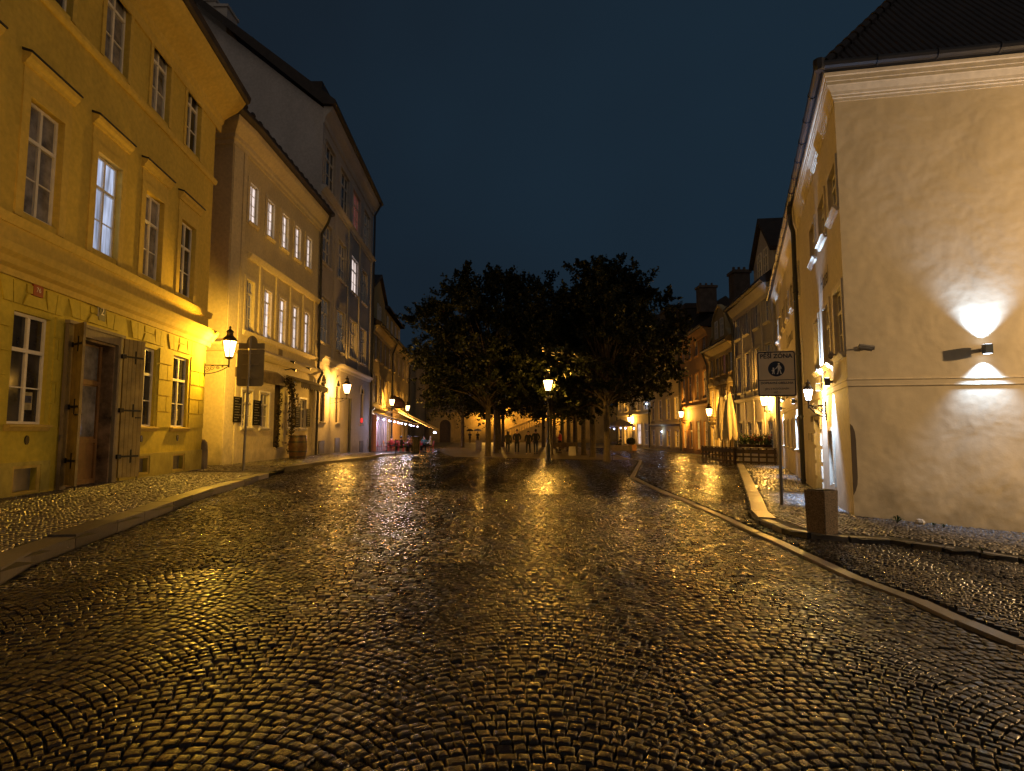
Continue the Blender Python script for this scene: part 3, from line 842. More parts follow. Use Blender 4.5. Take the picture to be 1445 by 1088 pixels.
mb.build('door_step', M_kerb, B1)
# iron-braced shutter leaves: one stands out from the wall, one folded back
def shutter(hu, ang, wid, z0, z1):
    q = F1.p(hu, 0, .1); u3 = Vector((F1.u.x, F1.u.y, 0)); n3 = Vector((F1.n.x, F1.n.y, 0))
    dirv = u3*math.cos(ang)+n3*math.sin(ang); nn = Vector((-dirv.y, dirv.x, 0))
    mb = MB(); k = 5
    for i in range(k):
        a = i*wid/k+.004; b = (i+1)*wid/k-.004
        c = q+dirv*((a+b)/2); c.z = 0
        mb.obox(c, dirv, nn, (b-a)/2, .022+.002*(i % 2), z0, z1)
    c = q+dirv*wid/2; mb.obox(c, dirv, nn, wid/2-.01, .014, z0+.02, z1-.02)
    s = mb.build('shutter', M_shut, B1)
    h = z1-z0
    for f in (.13, .52, .85):
        mb = MB(); zz = z1-h*f
        for sgn in (-1, 1):
            c = q+dirv*(wid*.45)+nn*sgn*.03
            mb.obox(c, dirv, nn, wid*.47, .006, zz-.022, zz+.022)
        c = q+dirv*(wid*.55); mb.obox(c, dirv, nn, .014, .036, zz-.16, zz+.16)
        c = q+dirv*.0; mb.obox(c, dirv, nn, .05, .045, zz-.05, zz+.05); mb.build('strap_hinge', M_iron, s)
    mb = MB(); zz = z1-h*.57; c = q+dirv*wid*.8; mb.obox(c, dirv, nn, .07, .04, zz-.015, zz+.015)
    mb.build('latch', M_iron, s)
    e = q+dirv*wid*.92; mb = MB(); mb.tube([(e.x, e.y, z0+.25), (e.x, e.y, z0-.18)], .014, 6); mb.build('shutter_stay', M_iron, s)
    return s
shz0, shz1 = dz0+.12, dz1+.2
shutter(dw[0]-.06, math.radians(130), .5, shz0, shz1)
shutter(dw[1]+.16, math.radians(22), .56, shz0, shz1)
# plaques and small fixings
def plate(F, u, z, w_, h_, txt, m, mt, parent, name, size, d=.03):
    mb = MB(); F.box(mb, u-w_/2, u+w_/2, z-h_/2, z+h_/2, .0, d); p = mb.build(name, m, parent)
    xd = Vector((F.u.x, F.u.y, 0))
    if xd.cross(Vector((0, 0, 1))).dot(Vector((F.n.x, F.n.y, 0))) < 0: xd = -xd
    if txt:
        text_mb(txt, size, F.p(u, z, d), xd, (0, 0, 1), ext=.004).build('lettering', mt, p)
    return p
M_navy = mat('navy_enamel', (0.008, 0.01, 0.025), 0.6, 0.1, 4); M_redp = mat('red_enamel', (0.32, 0.05, 0.02), 0.35, 0.1, 4)
u_, z_ = F1.hit(141.5, 440); plate(F1, u_, z_, .24, .42, '2', M_navy, M_white, B1, 'house_number', .26, .05)
mb = MB(); F1.box(mb, u_-.14, u_+.14, z_-.24, z_+.24, .018, .04); mb.build('number_surround', M_white, B1)
u_, z_ = F1.hit(51.5, 410); plate(F1, u_, z_, .26, .24, '76', M_redp, M_white, B1, 'house_number', .13, .04)
for px, py in [(37, 621), (199, 619), (250, 618)]:
    u_, z_ = F1.hit(px, py); mb = MB(); F1.poly(mb, [(u_+.055*math.cos(t*PI/5), z_+.09*math.sin(t*PI/5)) for t in range(10)], .0, .02); mb.build('wall_plug', M_iron, B1)
mb = MB(); e = F1.p(U1+.12, 0, -.02); mb.lathe((e.x, e.y, G(e.x, e.y)), [(.17, 0), (.17, .7), (.14, .95), (.05, 1.05)], 10); mb.build('corner_guard_stone', M_stone, B1, True)

# ---- cream restaurant house
F2 = Face(B2n, B2f, 1); F2c = Face(B2c, B2n, 1)
side_end = (B2c[0]-6.5, B2c[1]+.7); F2s = Face(side_end, B2c, 1)
B2 = bthing('restaurant_house', 'cream house with two rows of glowing white windows above a restaurant front', 'building', F2, 4)
zt2 = (F2.hit(346, 205)[1]+F2.hit(441, 330)[1])/2+.85
cA = [wfit(F2, *q) for q in [(352.5, 363, 252, 312), (377, 386, 281, 334), (398, 405.5, 305, 353), (416, 423, 324, 370), (432, 438.5, 340, 382)]]
cB = [wfit(F2, *q) for q in [(346, 355, 388, 464), (370, 379, 406, 474), (392, 399.5, 420, 484), (411, 418, 434, 493), (426, 433, 446, 500)]]
cG = [wfit(F2, *q) for q in [(341, 355, 549, 604), (366, 379, 554, 604), (406, 416, 562, 604), (422.5, 431, 565, 604)]]
print('B2', zt2, cA, cB, cG)
def lv(cs): return sum(c[2] for c in cs)/len(cs), sum(c[3] for c in cs)/len(cs)
za0, za1 = lv(cA); zb0, zb1 = lv(cB); zg0, zg1 = lv(cG)
uA = [(c[0]+c[1])/2 for c in cA]; wA = sum(c[1]-c[0] for c in cA)/5*1.15
wG = sum(c[1]-c[0] for c in cG)/4
du = (F2.hit(386, 600)[0], F2.hit(400, 600)[0]); dzt = F2.hit(393, 533)[1]; fz = .4
holes = [(u-wA/2, u+wA/2, za0, za1) for u in uA]+[(u-wA/2, u+wA/2, zb0, zb1) for u in uA]+[((c[0]+c[1]-wG)/2, (c[0]+c[1]+wG)/2, zg0, zg1) for c in cG]+[(du[0], du[1], fz, dzt)]
mb = MB(); F2.wall(mb, 0, F2.L, -.3, zt2, holes, .25)
F2c.wall(mb, 0, F2c.L, -.3, zt2, []); F2s.wall(mb, 0, F2s.L, -.3, zt2, [])
q = F2.p(F2.L, 0); q2 = F2.p(F2.L, 0, -6.5); mb.quad((q.x, q.y, -.3), (q2.x, q2.y, -.3), (q2.x, q2.y, zt2), (q.x, q.y, zt2))
mb.build('wall', P_cream, B2)
for i, u in enumerate(uA):
    window(F2, u-wA/2, u+wA/2, za0, za1, B2, glass=M_lit, rec=.08, surround=P_cream2, sw=.18, fw=.055, rows=4, transom=False)
    window(F2, u-wA/2, u+wA/2, zb0, zb1, B2, glass=M_litd if i == 0 else M_lit, rec=.08, surround=P_cream2, sw=.14, fw=.055, rows=4, transom=True, sill=False)
for c in cG:
    u = (c[0]+c[1])/2; window(F2, u-wG/2, u+wG/2, zg0, zg1, B2, glass=M_glassc, rec=.05, surround=M_white, sw=.09, fw=.06)
def wrap(prof, name, m, par, ext=.3):
    """moulding carried round the chamfered corner"""
    mb = MB(); nn = len(prof)
    P = [F2s.p(0, 0), F2s.p(F2s.L, 0), F2.p(0, 0), F2.p(F2.L+ext, 0)]
    nm = [F2s.n, (F2s.n+F2c.n), (F2c.n+F2.n), F2.n]; nm[1] = nm[1]/(1+F2s.n.dot(F2c.n)); nm[2] = nm[2]/(1+F2c.n.dot(F2.n))
    vs = []
    for p, n_ in zip(P, nm): vs += [(p.x+n_.x*d, p.y+n_.y*d, z) for d, z in prof]
    fs = []
    for s in range(3):
        for k in range(nn-1): fs.append((s*nn+k, s*nn+k+1, (s+1)*nn+k+1, (s+1)*nn+k))
    fs += [tuple(range(nn)), tuple(range(3*nn, 4*nn))]
    mb.add(vs, fs); return mb.build(name, m, par)
t = zt2
wrap([(0, t-.75), (.05, t-.75), (.06, t-.6), (.12, t-.55), (.14, t-.4), (.3, t-.25), (.45, t-.1), (.5, t+.08), (0, t+.1)], 'eaves_cornice', P_cream2, B2, .2)
wrap([(0, t+.102), (.6, t+.1), (.72, t+.16), (.72, t+.3), (.55, t+.32), (-5, t+2.6), (-5, t+.102)], 'roof', M_roof, B2, .15)
for i in range(16):
    mb = MB()
    p = F2.p(-1.2+i*.62, t+.36, .55)
    mb.lathe((p.x, p.y, p.z), [(.10, -.06), (.13, .02), (.08, .12), (.03, .17)], 6); mb.build('snow_guard', M_roof, B2, True)
zs2 = (F2.hit(373, 500)[1]+F2.hit(445, 530)[1])/2
wrap([(0, zs2-.16), (.1, zs2-.14), (.2, zs2-.04), (.3, zs2+.04), (.32, zs2+.14), (0, zs2+.3)], 'string_course', P_cream2, B2, 0)
zc2 = (F2.hit(346, 346)[1]+F2.hit(440, 430)[1])/2
mb = MB(); F2.run(mb, .6, F2.L, [(0, zc2-.12), (.1, zc2-.1), (.16, zc2), (.2, zc2+.1), (0, zc2+.16)])
F2.run(mb, .4, F2.L, [(0, zb0-.22), (.08, zb0-.2), (.12, zb0-.1), (.14, zb0-.06), (0, zb0-.02)])
for i in range(6):
    uu = uA[0]-.75+i*(uA[1]-uA[0]); F2.box(mb, uu-.09, uu+.09, zb0-.02, zc2-.12, 0, .06)
mb.build('window_cornice', P_cream2, B2)
mb = MB(); F2.box(mb, .0, .22, -.3, t-.76, 0, .05); mb.build('corner_strip', P_cream2, B2)
mb = MB(); F2.box(mb, F2.L-.45, F2.L-.1, -.3, zs2-.2, 0, .05); mb.build('corner_strip', P_cream2, B2)
mb = MB()
F2c.box(mb, .05, F2c.L-.05, .3, t-.76, 0, .03)
mb.build('corner_strip', P_cream2, B2)
mb = MB(); F2.box(mb, 0, F2.L, -.3, .95, 0, .022); mb.build('plinth', P_cream2, B2)
mb = MB(); F2.box(mb, du[0], du[1], fz, dzt, -.3, -.22); mb.build('door', M_woodd, B2)
# sign band over the restaurant
a = F2.hit(374, 520)[0]; b = F2.hit(398, 520)[0]
mb = MB(); zz = zs2-.75; F2.poly(mb, [(a-2.6, zz-.28), (b+.3, zz-.28), (b+.3, zz+.08), (b-.6, zz+.26), (a, zz+.24), (a-2.6, zz+.08)], 0, .05); p = mb.build('sign_board', mat('faded_sign_board', (.2, .15, .09), .7, .3, 3), B2)
# striped valance awning
ua, ub = F2.hit(403, 550)[0], F2.hit(444, 550)[0]; za = F2.hit(424, 535)[1]
M_awn = mat('grey_brown_canvas', (.12, .095, .065), .8, .25, 6, .3, 20)
mb = MB()
mb.hexa([F2.p(ua, za, .02), F2.p(ub, za, .02), F2.p(ub, za-.32, .7), F2.p(ua, za-.32, .7), F2.p(ua, za+.03, .02), F2.p(ub, za+.03, .02), F2.p(ub, za-.29, .72), F2.p(ua, za-.29, .72)])
nsc = 14
for i in range(nsc):
    x0 = ua+(ub-ua)*i/nsc; x1 = ua+(ub-ua)*(i+1)/nsc
    F2.poly(mb, [(x0+.01, za-.32), (x0+.01, za-.5), ((x0+x1)/2, za-.58), (x1-.01, za-.5), (x1-.01, za-.32)], .70, .72)
p = mb.build('awning', M_awn, B2)
xd = Vector((F2.u.x, F2.u.y, 0))
text_mb('RESTAURANT', .24, F2.p((ua+ub)/2, za-.43, .72), xd, (0, 0, 1), ext=.006).build('lettering', M_chalk, p)
# drainpipe between the cream and the grey house
e = F2.p(F2.L-.06, 0, .12)
downpipe([F2.p(F2.L-.3, t+.2, .7), F2.p(F2.L-.25, t-.35, .5), F2.p(F2.L-.08, t-.9, .12), (e.x, e.y, zs2+.3), F2.p(F2.L-.06, zs2, .36), F2.p(F2.L-.06, zs2-.4, .14), (e.x, e.y, G(e.x, e.y)+.1)], '', B2, .07)
# menu boards
def menu(F, px0, px1, py0, py1, label, grp):
    u0, z1 = F.hit(px0, py0)[0], F.hit((px0+px1)/2, py0)[1]; u1 = F.hit(px1, py0)[0]; z0 = F.hit((px0+px1)/2, py1)[1]
    p = F.p((u0+u1)/2, z0)
    tt = thing('menu_board', label, 'menu board', (p.x, p.y, z0), grp)
    mb = MB(); F.box(mb, u0, u1, z0, z1, .04, .07); mb.build('board', M_board, tt)
    mb = MB(); r_ = random.Random(px0)
    k = 9
    for i in range(k):
        zz = z1-(i+.7)*(z1-z0)/(k+.4); ww_ = (u1-u0)*r_.uniform(.3, .72); x = u0+(u1-u0)*.12
        while x < u0+(u1-u0)*.12+ww_:
            l = r_.uniform(.03, .08); F.box(mb, x, x+l, zz-.012, zz+.012+r_.uniform(0, .012), .071, .074); x += l+.03
    mb.build('chalk_writing', M_chalk, tt)
    return tt
for q, lb in zip([(328, 339, 560, 596), (356, 366.5, 565, 600), (415.5, 422.5, 574, 603), (431.5, 436.5, 577, 602)],
                 ['black chalk menu board nearest the corner, left of the first restaurant window', 'black chalk menu board between the two windows left of the garlanded door', 'black chalk menu board between the two windows right of the barrel', 'narrow black menu board right of the last restaurant window']):
    menu(F2, *q, lb, 'menu boards on the cream house')

# ---- tall grey house with bare gable wall
F3 = Face(B2f, B3f, 1)
B3 = bthing('tall_grey_house', 'tall grey five storey house with a bare gable wall and one bright window', 'building', F3, 4)
z3 = (F3.hit(466, 166)[1]*1+F3.hit(530, 300)[1])/2
print('B3 top', F3.hit(466, 166), F3.hit(530, 300), z3)
c5 = [wfit(F3, *q) for q in [(458, 473, 202, 262), (480, 492.5, 244, 305), (497, 508.5, 276, 327), (513, 522.5, 300, 345)]]
c4 = [wfit(F3, *q) for q in [(461, 471, 318, 378), (478, 488, 345, 400), (496, 506, 367, 415)]]
c3 = [wfit(F3, *q) for q in [(450.5, 465, 422, 484), (474, 486, 437, 497), (493, 503, 450, 507), (508, 516, 466, 512)]]
print('c5', c5, 'c4', c4, 'c3', c3)
u5 = [(c[0]+c[1])/2 for c in c5]; w5 = sum(c[1]-c[0] for c in c5)/4
lv5, lv4, lv3 = lv(c5), lv(c4), lv(c3)
u3s = [(c[0]+c[1])/2 for c in c3]; w3 = sum(c[1]-c[0] for c in c3)/4
lv2 = None
cg = [wfit(F3, *q) for q in [(449, 461, 532, 596), (472, 480.5, 550, 598), (507.5, 513.5, 555, 597)]]
zgA = lv(cg)
holes = [(u-w5/2, u+w5/2, *lv5) for u in u5]+[(u-w3/2, u+w3/2, *lv4) for u in u3s]+[(u-w3/2, u+w3/2, *lv3) for u in u3s]
gh = [((c[0]+c[1])/2-.42, (c[0]+c[1])/2+.42, zgA[0], zgA[1]) for c in cg]; holes += gh
mb = MB(); F3.wall(mb, 0, F3.L, -.3, z3, holes, .25)
# gable wall towards the camera, rising to the ridge
ga = F3.p(0, 0); dx = -1.0
rid = at(320, 45, B2f[1]); rz = rid.z; hw = ga.x-rid.x
sl = (rz-z3)/hw; W3 = 9.0; g2x = ga.x-W3; ph = z3+sl*W3
mb.add([(ga.x, ga.y, -.3), (g2x, ga.y+.3, -.3), (g2x, ga.y+.3, ph), (ga.x, ga.y, z3)], [(0, 1, 2, 3)])
mb.build('wall', P_grey, B3)
for i, u in enumerate(u5): window(F3, u-w5/2, u+w5/2, *lv5, B3, glass=M_litr if i == 2 else (M_litm if i == 3 else M_glass), rec=.12, rows=3, cols=3, fw=.07, surround=P_grey2, sw=.15, sill=False)
for i, u in enumerate(u3s): window(F3, u-w3/2, u+w3/2, *lv4, B3, glass=M_lit if i == 2 else M_litm, rec=.12, rows=3, cols=3, fw=.07, surround=P_grey2, sw=.12)
for i, u in enumerate(u3s): window(F3, u-w3/2, u+w3/2, *lv3, B3, glass=M_litd if i < 2 else M_litm, rec=.12, rows=3, cols=3, fw=.07, surround=P_grey2, sw=.12)
for (a, b, c, d) in gh:
    window(F3, a, b, c, d, B3, m=M_woodd, glass=M_glass, rec=.12, rows=4, cols=3, fw=.04, sill=True, sillmat=P_grey2)
    mb = MB(); cc = (a+b)/2; R_ = (b-a)/2
    outer = [(cc+(R_+.22)*math.cos(t), d-.1+(R_+.3)*math.sin(t)) for t in [PI*k/12 for k in range(13)]]
    inner = [(cc+R_*math.cos(t), d-.1+R_*1.1*math.sin(t)) for t in [PI*k/12 for k in range(13)]]
    for k in range(12): F3.poly(mb, [outer[k], outer[k+1], inner[k+1], inner[k]], 0, .05)
    mb.build('arch_moulding', P_grey2, B3)
    mb = MB(); F3.poly(mb, [(cc+R_*math.cos(t), d+.002+R_*1.0*math.sin(t)) for t in [PI*k/12 for k in range(13)]], 0, .012); mb.build('arch_light', M_glass, B3)
zst = (F3.hit(445, 501)[1]+F3.hit(520, 537)[1])/2
mb = MB(); F3.run(mb, .6, F3.L, [(0, zst-.2), (.08, zst-.2), (.12, zst-.05), (.25, zst+.05), (.28, zst+.16), (0, zst+.26)])
z5s = lv5[0]-.55
F3.run(mb, 0, F3.L, [(0, z5s-.2), (.08, z5s-.2), (.12, z5s-.05), (.28, z5s+.05), (.3, z5s+.12), (0, z5s+.2)])
for k in range(len(u3s)+1):
    uu = [u3s[0]-1.3]+[(u3s[i]+u3s[i+1])/2 for i in range(len(u3s)-1)]+[F3.L-.35]
for x in uu:
    if x > .3: F3.box(mb, x-.2, x+.2, zst+.26, z5s-.2, 0, .07)
mb.build('string_course', P_grey2, B3)
mb = MB(); F3.run(mb, 0, F3.L+.1, [(0, z3-.8), (.06, z3-.8), (.08, z3-.5), (.2, z3-.35), (.4, z3-.15), (.5, z3+.1), (0, z3+.12)]); mb.build('eaves_cornice', P_grey2, B3)
mb = MB()
F3.run(mb, -.25, F3.L+.3, [(0, z3+.13), (.6, z3+.1), (.72, z3+.2), (.7, z3+.36), (-9, z3+.45+sl*9), (-9, z3+.1+sl*9)])
mb.build('roof', M_roof, B3)
mb = MB(); dm_ = at(455, 112, B2f[1]+1.5)
mb.box(dm_.x-2.0, dm_.x, dm_.y, dm_.y+2.5, dm_.z-2.2, dm_.z-.1); mb.build('roof_dormer', M_roof, B3)
for (px, py, wd, hh) in [(291, 2, 1.1, 3.5), (312, 10, .7, 3.0)]:
    c = at(px, py, B2f[1]+.6); mb = MB(); mb.box(c.x-wd/2, c.x+wd/2, c.y, c.y+1.2, c.z-hh, c.z); mb.box(c.x-wd/2-.08, c.x+wd/2+.08, c.y-.08, c.y+1.28, c.z, c.z+.15); mb.build('chimney', P_grey2, B3)
for (px0, px1, py0, py1) in [(449, 457, 622, 640), (472, 479, 618, 638), (507, 512, 622, 638)]:
    c = wfit(F3, px0, px1, py0, py1); mb = MB(); F3.box(mb, c[0], c[1], c[2], c[3], 0, .03); mb.build('cellar_hatch', M_black, B3)
e = F3.p(F3.hit(491, 600)[0], 0, .1)
downpipe([(e.x, e.y, F3.hit(491, 562)[1]), (e.x, e.y, .2)], '', B3, .09)
e = F3.p(F3.L-.1, 0, .12); downpipe([F3.p(F3.L-.15, z3+.1, .65), F3.p(F3.L-.1, z3-.8, .15), (e.x, e.y, .1)], '', B3, .08)

# ---- generic town house for the far ends of the street
def townhouse(name, label, Pn, Pf, side, ztop, floors, ncol, wsize, m, trim, roofh=3.0, depth=9, lits=None, eave=.5, dark=M_glass, zlow=-.6, winM=None, endpipe=True, ush=0.0):
    F = Face(Pn, Pf, side)
    B = bthing(name, label, 'building', F, F.L/2)
    wd, wh = wsize; hs = []
    for fi, zb in enumerate(floors):
        for k in range(ncol):
            u = F.L*(k+.5)/ncol+ush; h_ = wh[fi] if isinstance(wh, (list, tuple)) else wh
            hs.append((u-wd/2, u+wd/2, zb, zb+h_, fi, k))
    mb = MB(); F.wall(mb, 0, F.L, zlow, ztop, [h[:4] for h in hs], .2)
    for uu in (0, F.L):
        a, b = F.p(uu, 0), F.p(uu, 0, -depth); mb.quad((a.x, a.y, zlow), (b.x, b.y, zlow), (b.x, b.y, ztop), (a.x, a.y, ztop))
    mb.build('wall', m, B)
    for h in hs:
        gl = (lits or {}).get((h[4], h[5]), dark)
        window(F, h[0], h[1], h[2], h[3], B, m=winM, glass=gl, rec=.08, surround=trim, sw=.13, fw=.07, rows=3, cols=2, head=False)
    mb = MB(); F.run(mb, 0, F.L, [(0, ztop-.6), (.06, ztop-.6), (.1, ztop-.35), (.3, ztop-.15), (eave-.05, ztop+.05), (0, ztop+.08)]); mb.build('eaves_cornice', trim, B)
    if len(floors) > 1:
        mb = MB()
        zc = floors[1]-.5; F.run(mb, 0, F.L, [(0, zc-.15), (.1, zc-.1), (.18, zc), (.18, zc+.08), (0, zc+.12)]); mb.build('string_course', trim, B)
    mb = MB(); F.run(mb, -.1, F.L+.1, [(0, ztop+.085), (eave+.05, ztop+.08), (eave+.15, ztop+.16), (eave+.12, ztop+.3), (-depth/2, ztop+roofh), (-depth, ztop+.085)])
    mb.build('roof', M_roof, B)
    if endpipe:
        q = F.p(F.L-.1, ztop, .0)
        downpipe([F.p(F.L-.12, ztop+.1, eave), F.p(F.L-.1, ztop-.9, .13), F.p(F.L-.1, -.1, .13)], '', B, .08)
    return F, B
def zat(F, px, py): return F.hit(px, py)[1]
F4 = Face(B4n, B4f, 1); z4 = (zat(F4, 526, 457)+zat(F4, 548, 482))/2
f4a = zat(F4, 537, 512); f4b = zat(F4, 537, 570)
F4, B4 = townhouse('gabled_house', 'ochre house with a small gable on its roof behind the red terrace awning', B4n, B4f, 1, z4, [.5, f4b, f4a], 4, (1.25, [2.0, 2.2, 2.2]), P_ochre, P_ochre2, dark=M_litm)
def gable(F, B, u0, u1, z0, zw, zp, m, back=4.0, win=True):
    mb = MB(); c = (u0+u1)/2; F.poly(mb, [(u0, z0), (u1, z0), (u1, zw), (c, zp), (u0, zw)], -back, 0.02)
    g = mb.build('roof_gable', m, B)
    mb = MB()
    for a, b in ((u0-.15, c), (u1+.15, c)):
        za_ = zw-.1
        P = [F.p(a, za_, .25), F.p(b, zp+.05, .25), F.p(b, zp+.3, .25), F.p(a, za_+.25, .25)]
        mb.prism(P, Vector((F.n.x, F.n.y, 0))*-(back+.4))
    mb.build('gable_roof', M_roof, g)
    if win:
        for uu in (c-.55, c+.55): window(F, uu-.35, uu+.35, z0+.6, z0+2.0, B, glass=M_glass, rec=-.08, surround=None, sill=False)
    return g
gable(F4, B4, F4.hit(528, 430)[0]-1, F4.hit(543, 430)[0], z4+.1, zat(F4, 540, 425), zat(F4, 535, 392), P_ochre)
F5 = Face(B4f, B5f, 1); z5 = (zat(F5, 552, 482)+zat(F5, 574, 505))/2
F5, B5 = townhouse('attic_storey_house', 'ochre house with a set back attic storey, last on the left side', B4f, B5f, 1, z5, [.4, 3.9, zat(F5, 562, 530)], 4, (1.2, [2.0, 2.0, 2.0]), P_ochre, P_ochre2, dark=M_litm)
mb = MB(); ua, ub = .6, F5.L-2.5; F5.box(mb, ua, ub, z5+.2, zat(F5, 558, 440), -5, -.8); mb.build('attic_storey', P_ochre, B5)
zz = zat(F5, 558, 440); mb = MB(); F5.run(mb, ua-.2, ub+.3, [(-.3, zz+.01), (-.3, zz+.2), (-2.5, zz+1.4), (-5, zz+.01)]); mb.build('attic_roof', M_roof, B5)
for k in range(4): u = ua+(k+.5)*(ub-ua)/4; window(F5, u-.4, u+.4, z5+.9, zz-.5, B5, rec=.72, surround=None, sill=False, glass=M_litm)

# ---- right side of the street
FR3 = Face(R3n, R3f, -1); FR4 = Face(R3f, R4f, -1); FR5 = Face(R4f, R5f, -1); FR6 = Face(R5f, R6f, -1)
zr3 = (zat(FR3, 1040, 440)+zat(FR3, 1085, 400))/2; zr4 = (zat(FR4, 1002, 500)+zat(FR4, 1038, 480))/2
zr5 = (zat(FR5, 967, 483)+zat(FR5, 1000, 460))/2; zr6 = zat(FR6, 950, 480)
print('right tops', zr3, zr4, zr5, zr6)
k3a = zat(FR3, 1064, 465); k3b = zat(FR3, 1055, 552)
FR3, BR3 = townhouse('grey_panelled_house', 'grey three storey house with framed wall panels next to the cream hotel', R3n, R3f, -1, zr3, [.7, k3b, k3a], 4, (1.0, [1.5, 2.3, 2.6]), P_grey, P_grey2, roofh=4.0, dark=M_litm, lits={(0, 0): M_litd})
mb = MB()
for k in range(5): u = FR3.L*k/4; FR3.box(mb, max(0, u-.12), min(FR3.L, u+.12), .5, zr3-.6, 0, .05)
mb.build('pilaster', P_grey2, BR3)
# tall dormer and chimney on the grey house
FRd = FR3; g = gable(FR3, BR3, FR3.hit(1092, 350)[0], FR3.hit(1063, 350)[0]+.0, zr3+.1, zat(FR3, 1075, 368), zat(FR3, 1070, 322), P_grey)
def chimney(B, px0, px1, py0, py1, Y, m=None):
    a = at(px0, py1, Y); b = at(px1, py0, Y); mb = MB(); mb.box(a.x, b.x, Y, Y+1.0, a.z, b.z); mb.box(a.x-.1, b.x+.1, Y-.1, Y+1.1, b.z-.25, b.z-.05)
    for k in range(3): mb.lathe((a.x+(b.x-a.x)*(k+.5)/3, Y+.5, b.z), [(.12, -.05), (.1, .3)], 6)
    return mb.build('chimney', m or mat('sooty_render', (.09, .07, .06), .9, .3, 2), B)
chimney(BR3, 1037, 1058, 380, 432, 40)
FR4, BR4 = townhouse('baroque_gable_house', 'narrow tan house with a curved baroque gable and one lit window', R3f, R4f, -1, zr4, [.4, zat(FR4, 1020, 585), zat(FR4, 1022, 527)], 4, (.85, [1.6, 1.9, 2.0]), P_ochre, P_ochre2, roofh=3.0, dark=M_glass, lits={(2, 0): M_litd, (2, 1): M_litr}, winM=M_white)
# curved gable
mb = MB(); c = FR4.L/2; z0 = zr4+.1; H = zat(FR4, 1021, 427)-z0; Wd = FR4.L*.42
pr = [(1.0, 0), (.98, .12), (.82, .22), (.66, .32), (.62, .55), (.60, .66), (.45, .78), (.2, .93), (0, 1)]
pts = [(c+Wd*a, z0+H*b) for a, b in pr]+[(c-Wd*a, z0+H*b) for a, b in pr[::-1][1:]]
FR4.poly(mb, pts, -.5, .02); gb = mb.build('curved_gable', P_ochre, BR4)
mb = MB()
for i in range(len(pts)-1):
    a, b = pts[i], pts[i+1]; mb.prism([FR4.p(a[0], a[1], .12), FR4.p(b[0], b[1], .12), FR4.p(b[0], b[1]+.14, .12), FR4.p(a[0], a[1]+.14, .12)], Vector((FR4.n.x, FR4.n.y, 0))*-.3)
mb.build('gable_coping', P_ochre2, gb)
for uu in (c-.7, c+.7): window(FR4, uu-.35, uu+.35, z0+.7, z0+2.0, BR4, rec=-.08, surround=None, sill=False)
mb = MB()
for k in range(4):
    u = FR4.L*(k+.5)/4; zz = zat(FR4, 1020, 585)+2.15
    FR4.poly(mb, [(u+.6*math.cos(t), zz+.35*math.sin(t)) for t in [PI*j/6 for j in range(7)]], 0, .16)
mb.build('window_pediment', P_ochre2, BR4)
FR5, BR5 = townhouse('orange_house', 'orange plastered house with a lit amber shop window at street level', R4f, R5f, -1, zr5, [.2, zat(FR5, 980, 565), zat(FR5, 982, 503)], 4, (1.1, [2.3, 2.2, 2.0]), P_orange, P_orange, roofh=3.5, dark=M_glass, lits={(0, 1): M_lity})
chimney(BR5, 988, 1011, 402, 440, 52)
FR6, BR6 = townhouse('long_ochre_house', 'long low ochre house half hidden behind the right hand tree', R5f, R6f, -1, zr6, [.2, zat(FR6, 940, 592), zat(FR6, 940, 545)+.5], 4, (1.1, [1.6, 2.1, 1.8]), P_ochre, P_ochre2, roofh=4, dark=M_glass)
R7f = cx(872, 627, 76); z7 = zat(Face(R6f, R7f, -1), 895, 500)
FR7, BR7 = townhouse('far_corner_house', 'pale yellow house closing the street behind the open parasol', R6f, R7f, -1, z7, [.2, 4.2, 8.0], 5, (1.3, [2.4, 2.1, 1.9]), P_cream, P_cream2, roofh=4, dark=M_glass, lits={(0, 0): M_litd, (0, 1): M_lit})
for k, (px, py, Y) in enumerate([(930, 452, 66), (950, 440, 60), (975, 438, 56)]):
    B = BR6 if k < 2 else BR5
    c_ = at(px, py, Y); mb = MB(); mb.box(c_.x-.9, c_.x+.9, Y-1, Y+2, c_.z-2.2, c_.z); mb.prism([(c_.x-1.1, Y-1.1, c_.z), (c_.x+1.1, Y-1.1, c_.z), (c_.x+.9, Y-1.1, c_.z+.5), (c_.x-.9, Y-1.1, c_.z+.5)], (0, 3, 0)); mb.build('roof_dormer', M_roof, B)

# ---- cream hotel, right foreground
FH = Face(RBn, RBf, -1)
sd = at(1445, 755, 10.39); FS = Face(RBn, (RBn[0]+(9.34-RBn[0])*3.2, RBn[1]+(10.39-RBn[1])*3.2), 1)
HB_ = bthing('cream_hotel', 'cream hotel with a blank plastered side wall and white up and down lights, right foreground', 'building', FH, 5)
zt = FS.hit(1200, 141)[1]; zH = zt
print('hotel top', zt, 'gutter', FS.hit(1165, 85))
hz = {}
up = [wfit(FH, *q) for q in [(1181, 1189, 206, 276), (1166, 1173, 256, 322), (1152, 1158.5, 300, 358)]]
mid = [wfit(FH, *q) for q in [(1180, 1189, 402, 497), (1165, 1171.5, 432, 515), (1151.5, 1157, 453, 528)]]
print('hotel up', up, 'mid', mid)
uH = [(a[0]+a[1])/2 for a in mid]
pit = 2.3
uHs = [1.05, 2.75, 4.45] if not (0.3 < uH[0] < 2) else uH
lo_up = lv(up); lo_mid = lv(mid)
gwin = wfit(FH, 1172, 1178, 608, 682); gdoor = wfit(FH, 1151, 1161, 592, 690)
print('gwin', gwin, 'gdoor', gdoor, FH.hit(1137, 560), FH.hit(1116, 630), FH.L)
stepu = (uHs[-1]-uHs[0])/2
more = []
u = FH.hit(1128, 450)[0]
while u < FH.L-1: more.append(u); u += 2.1
allu = uHs+more; wH = .95
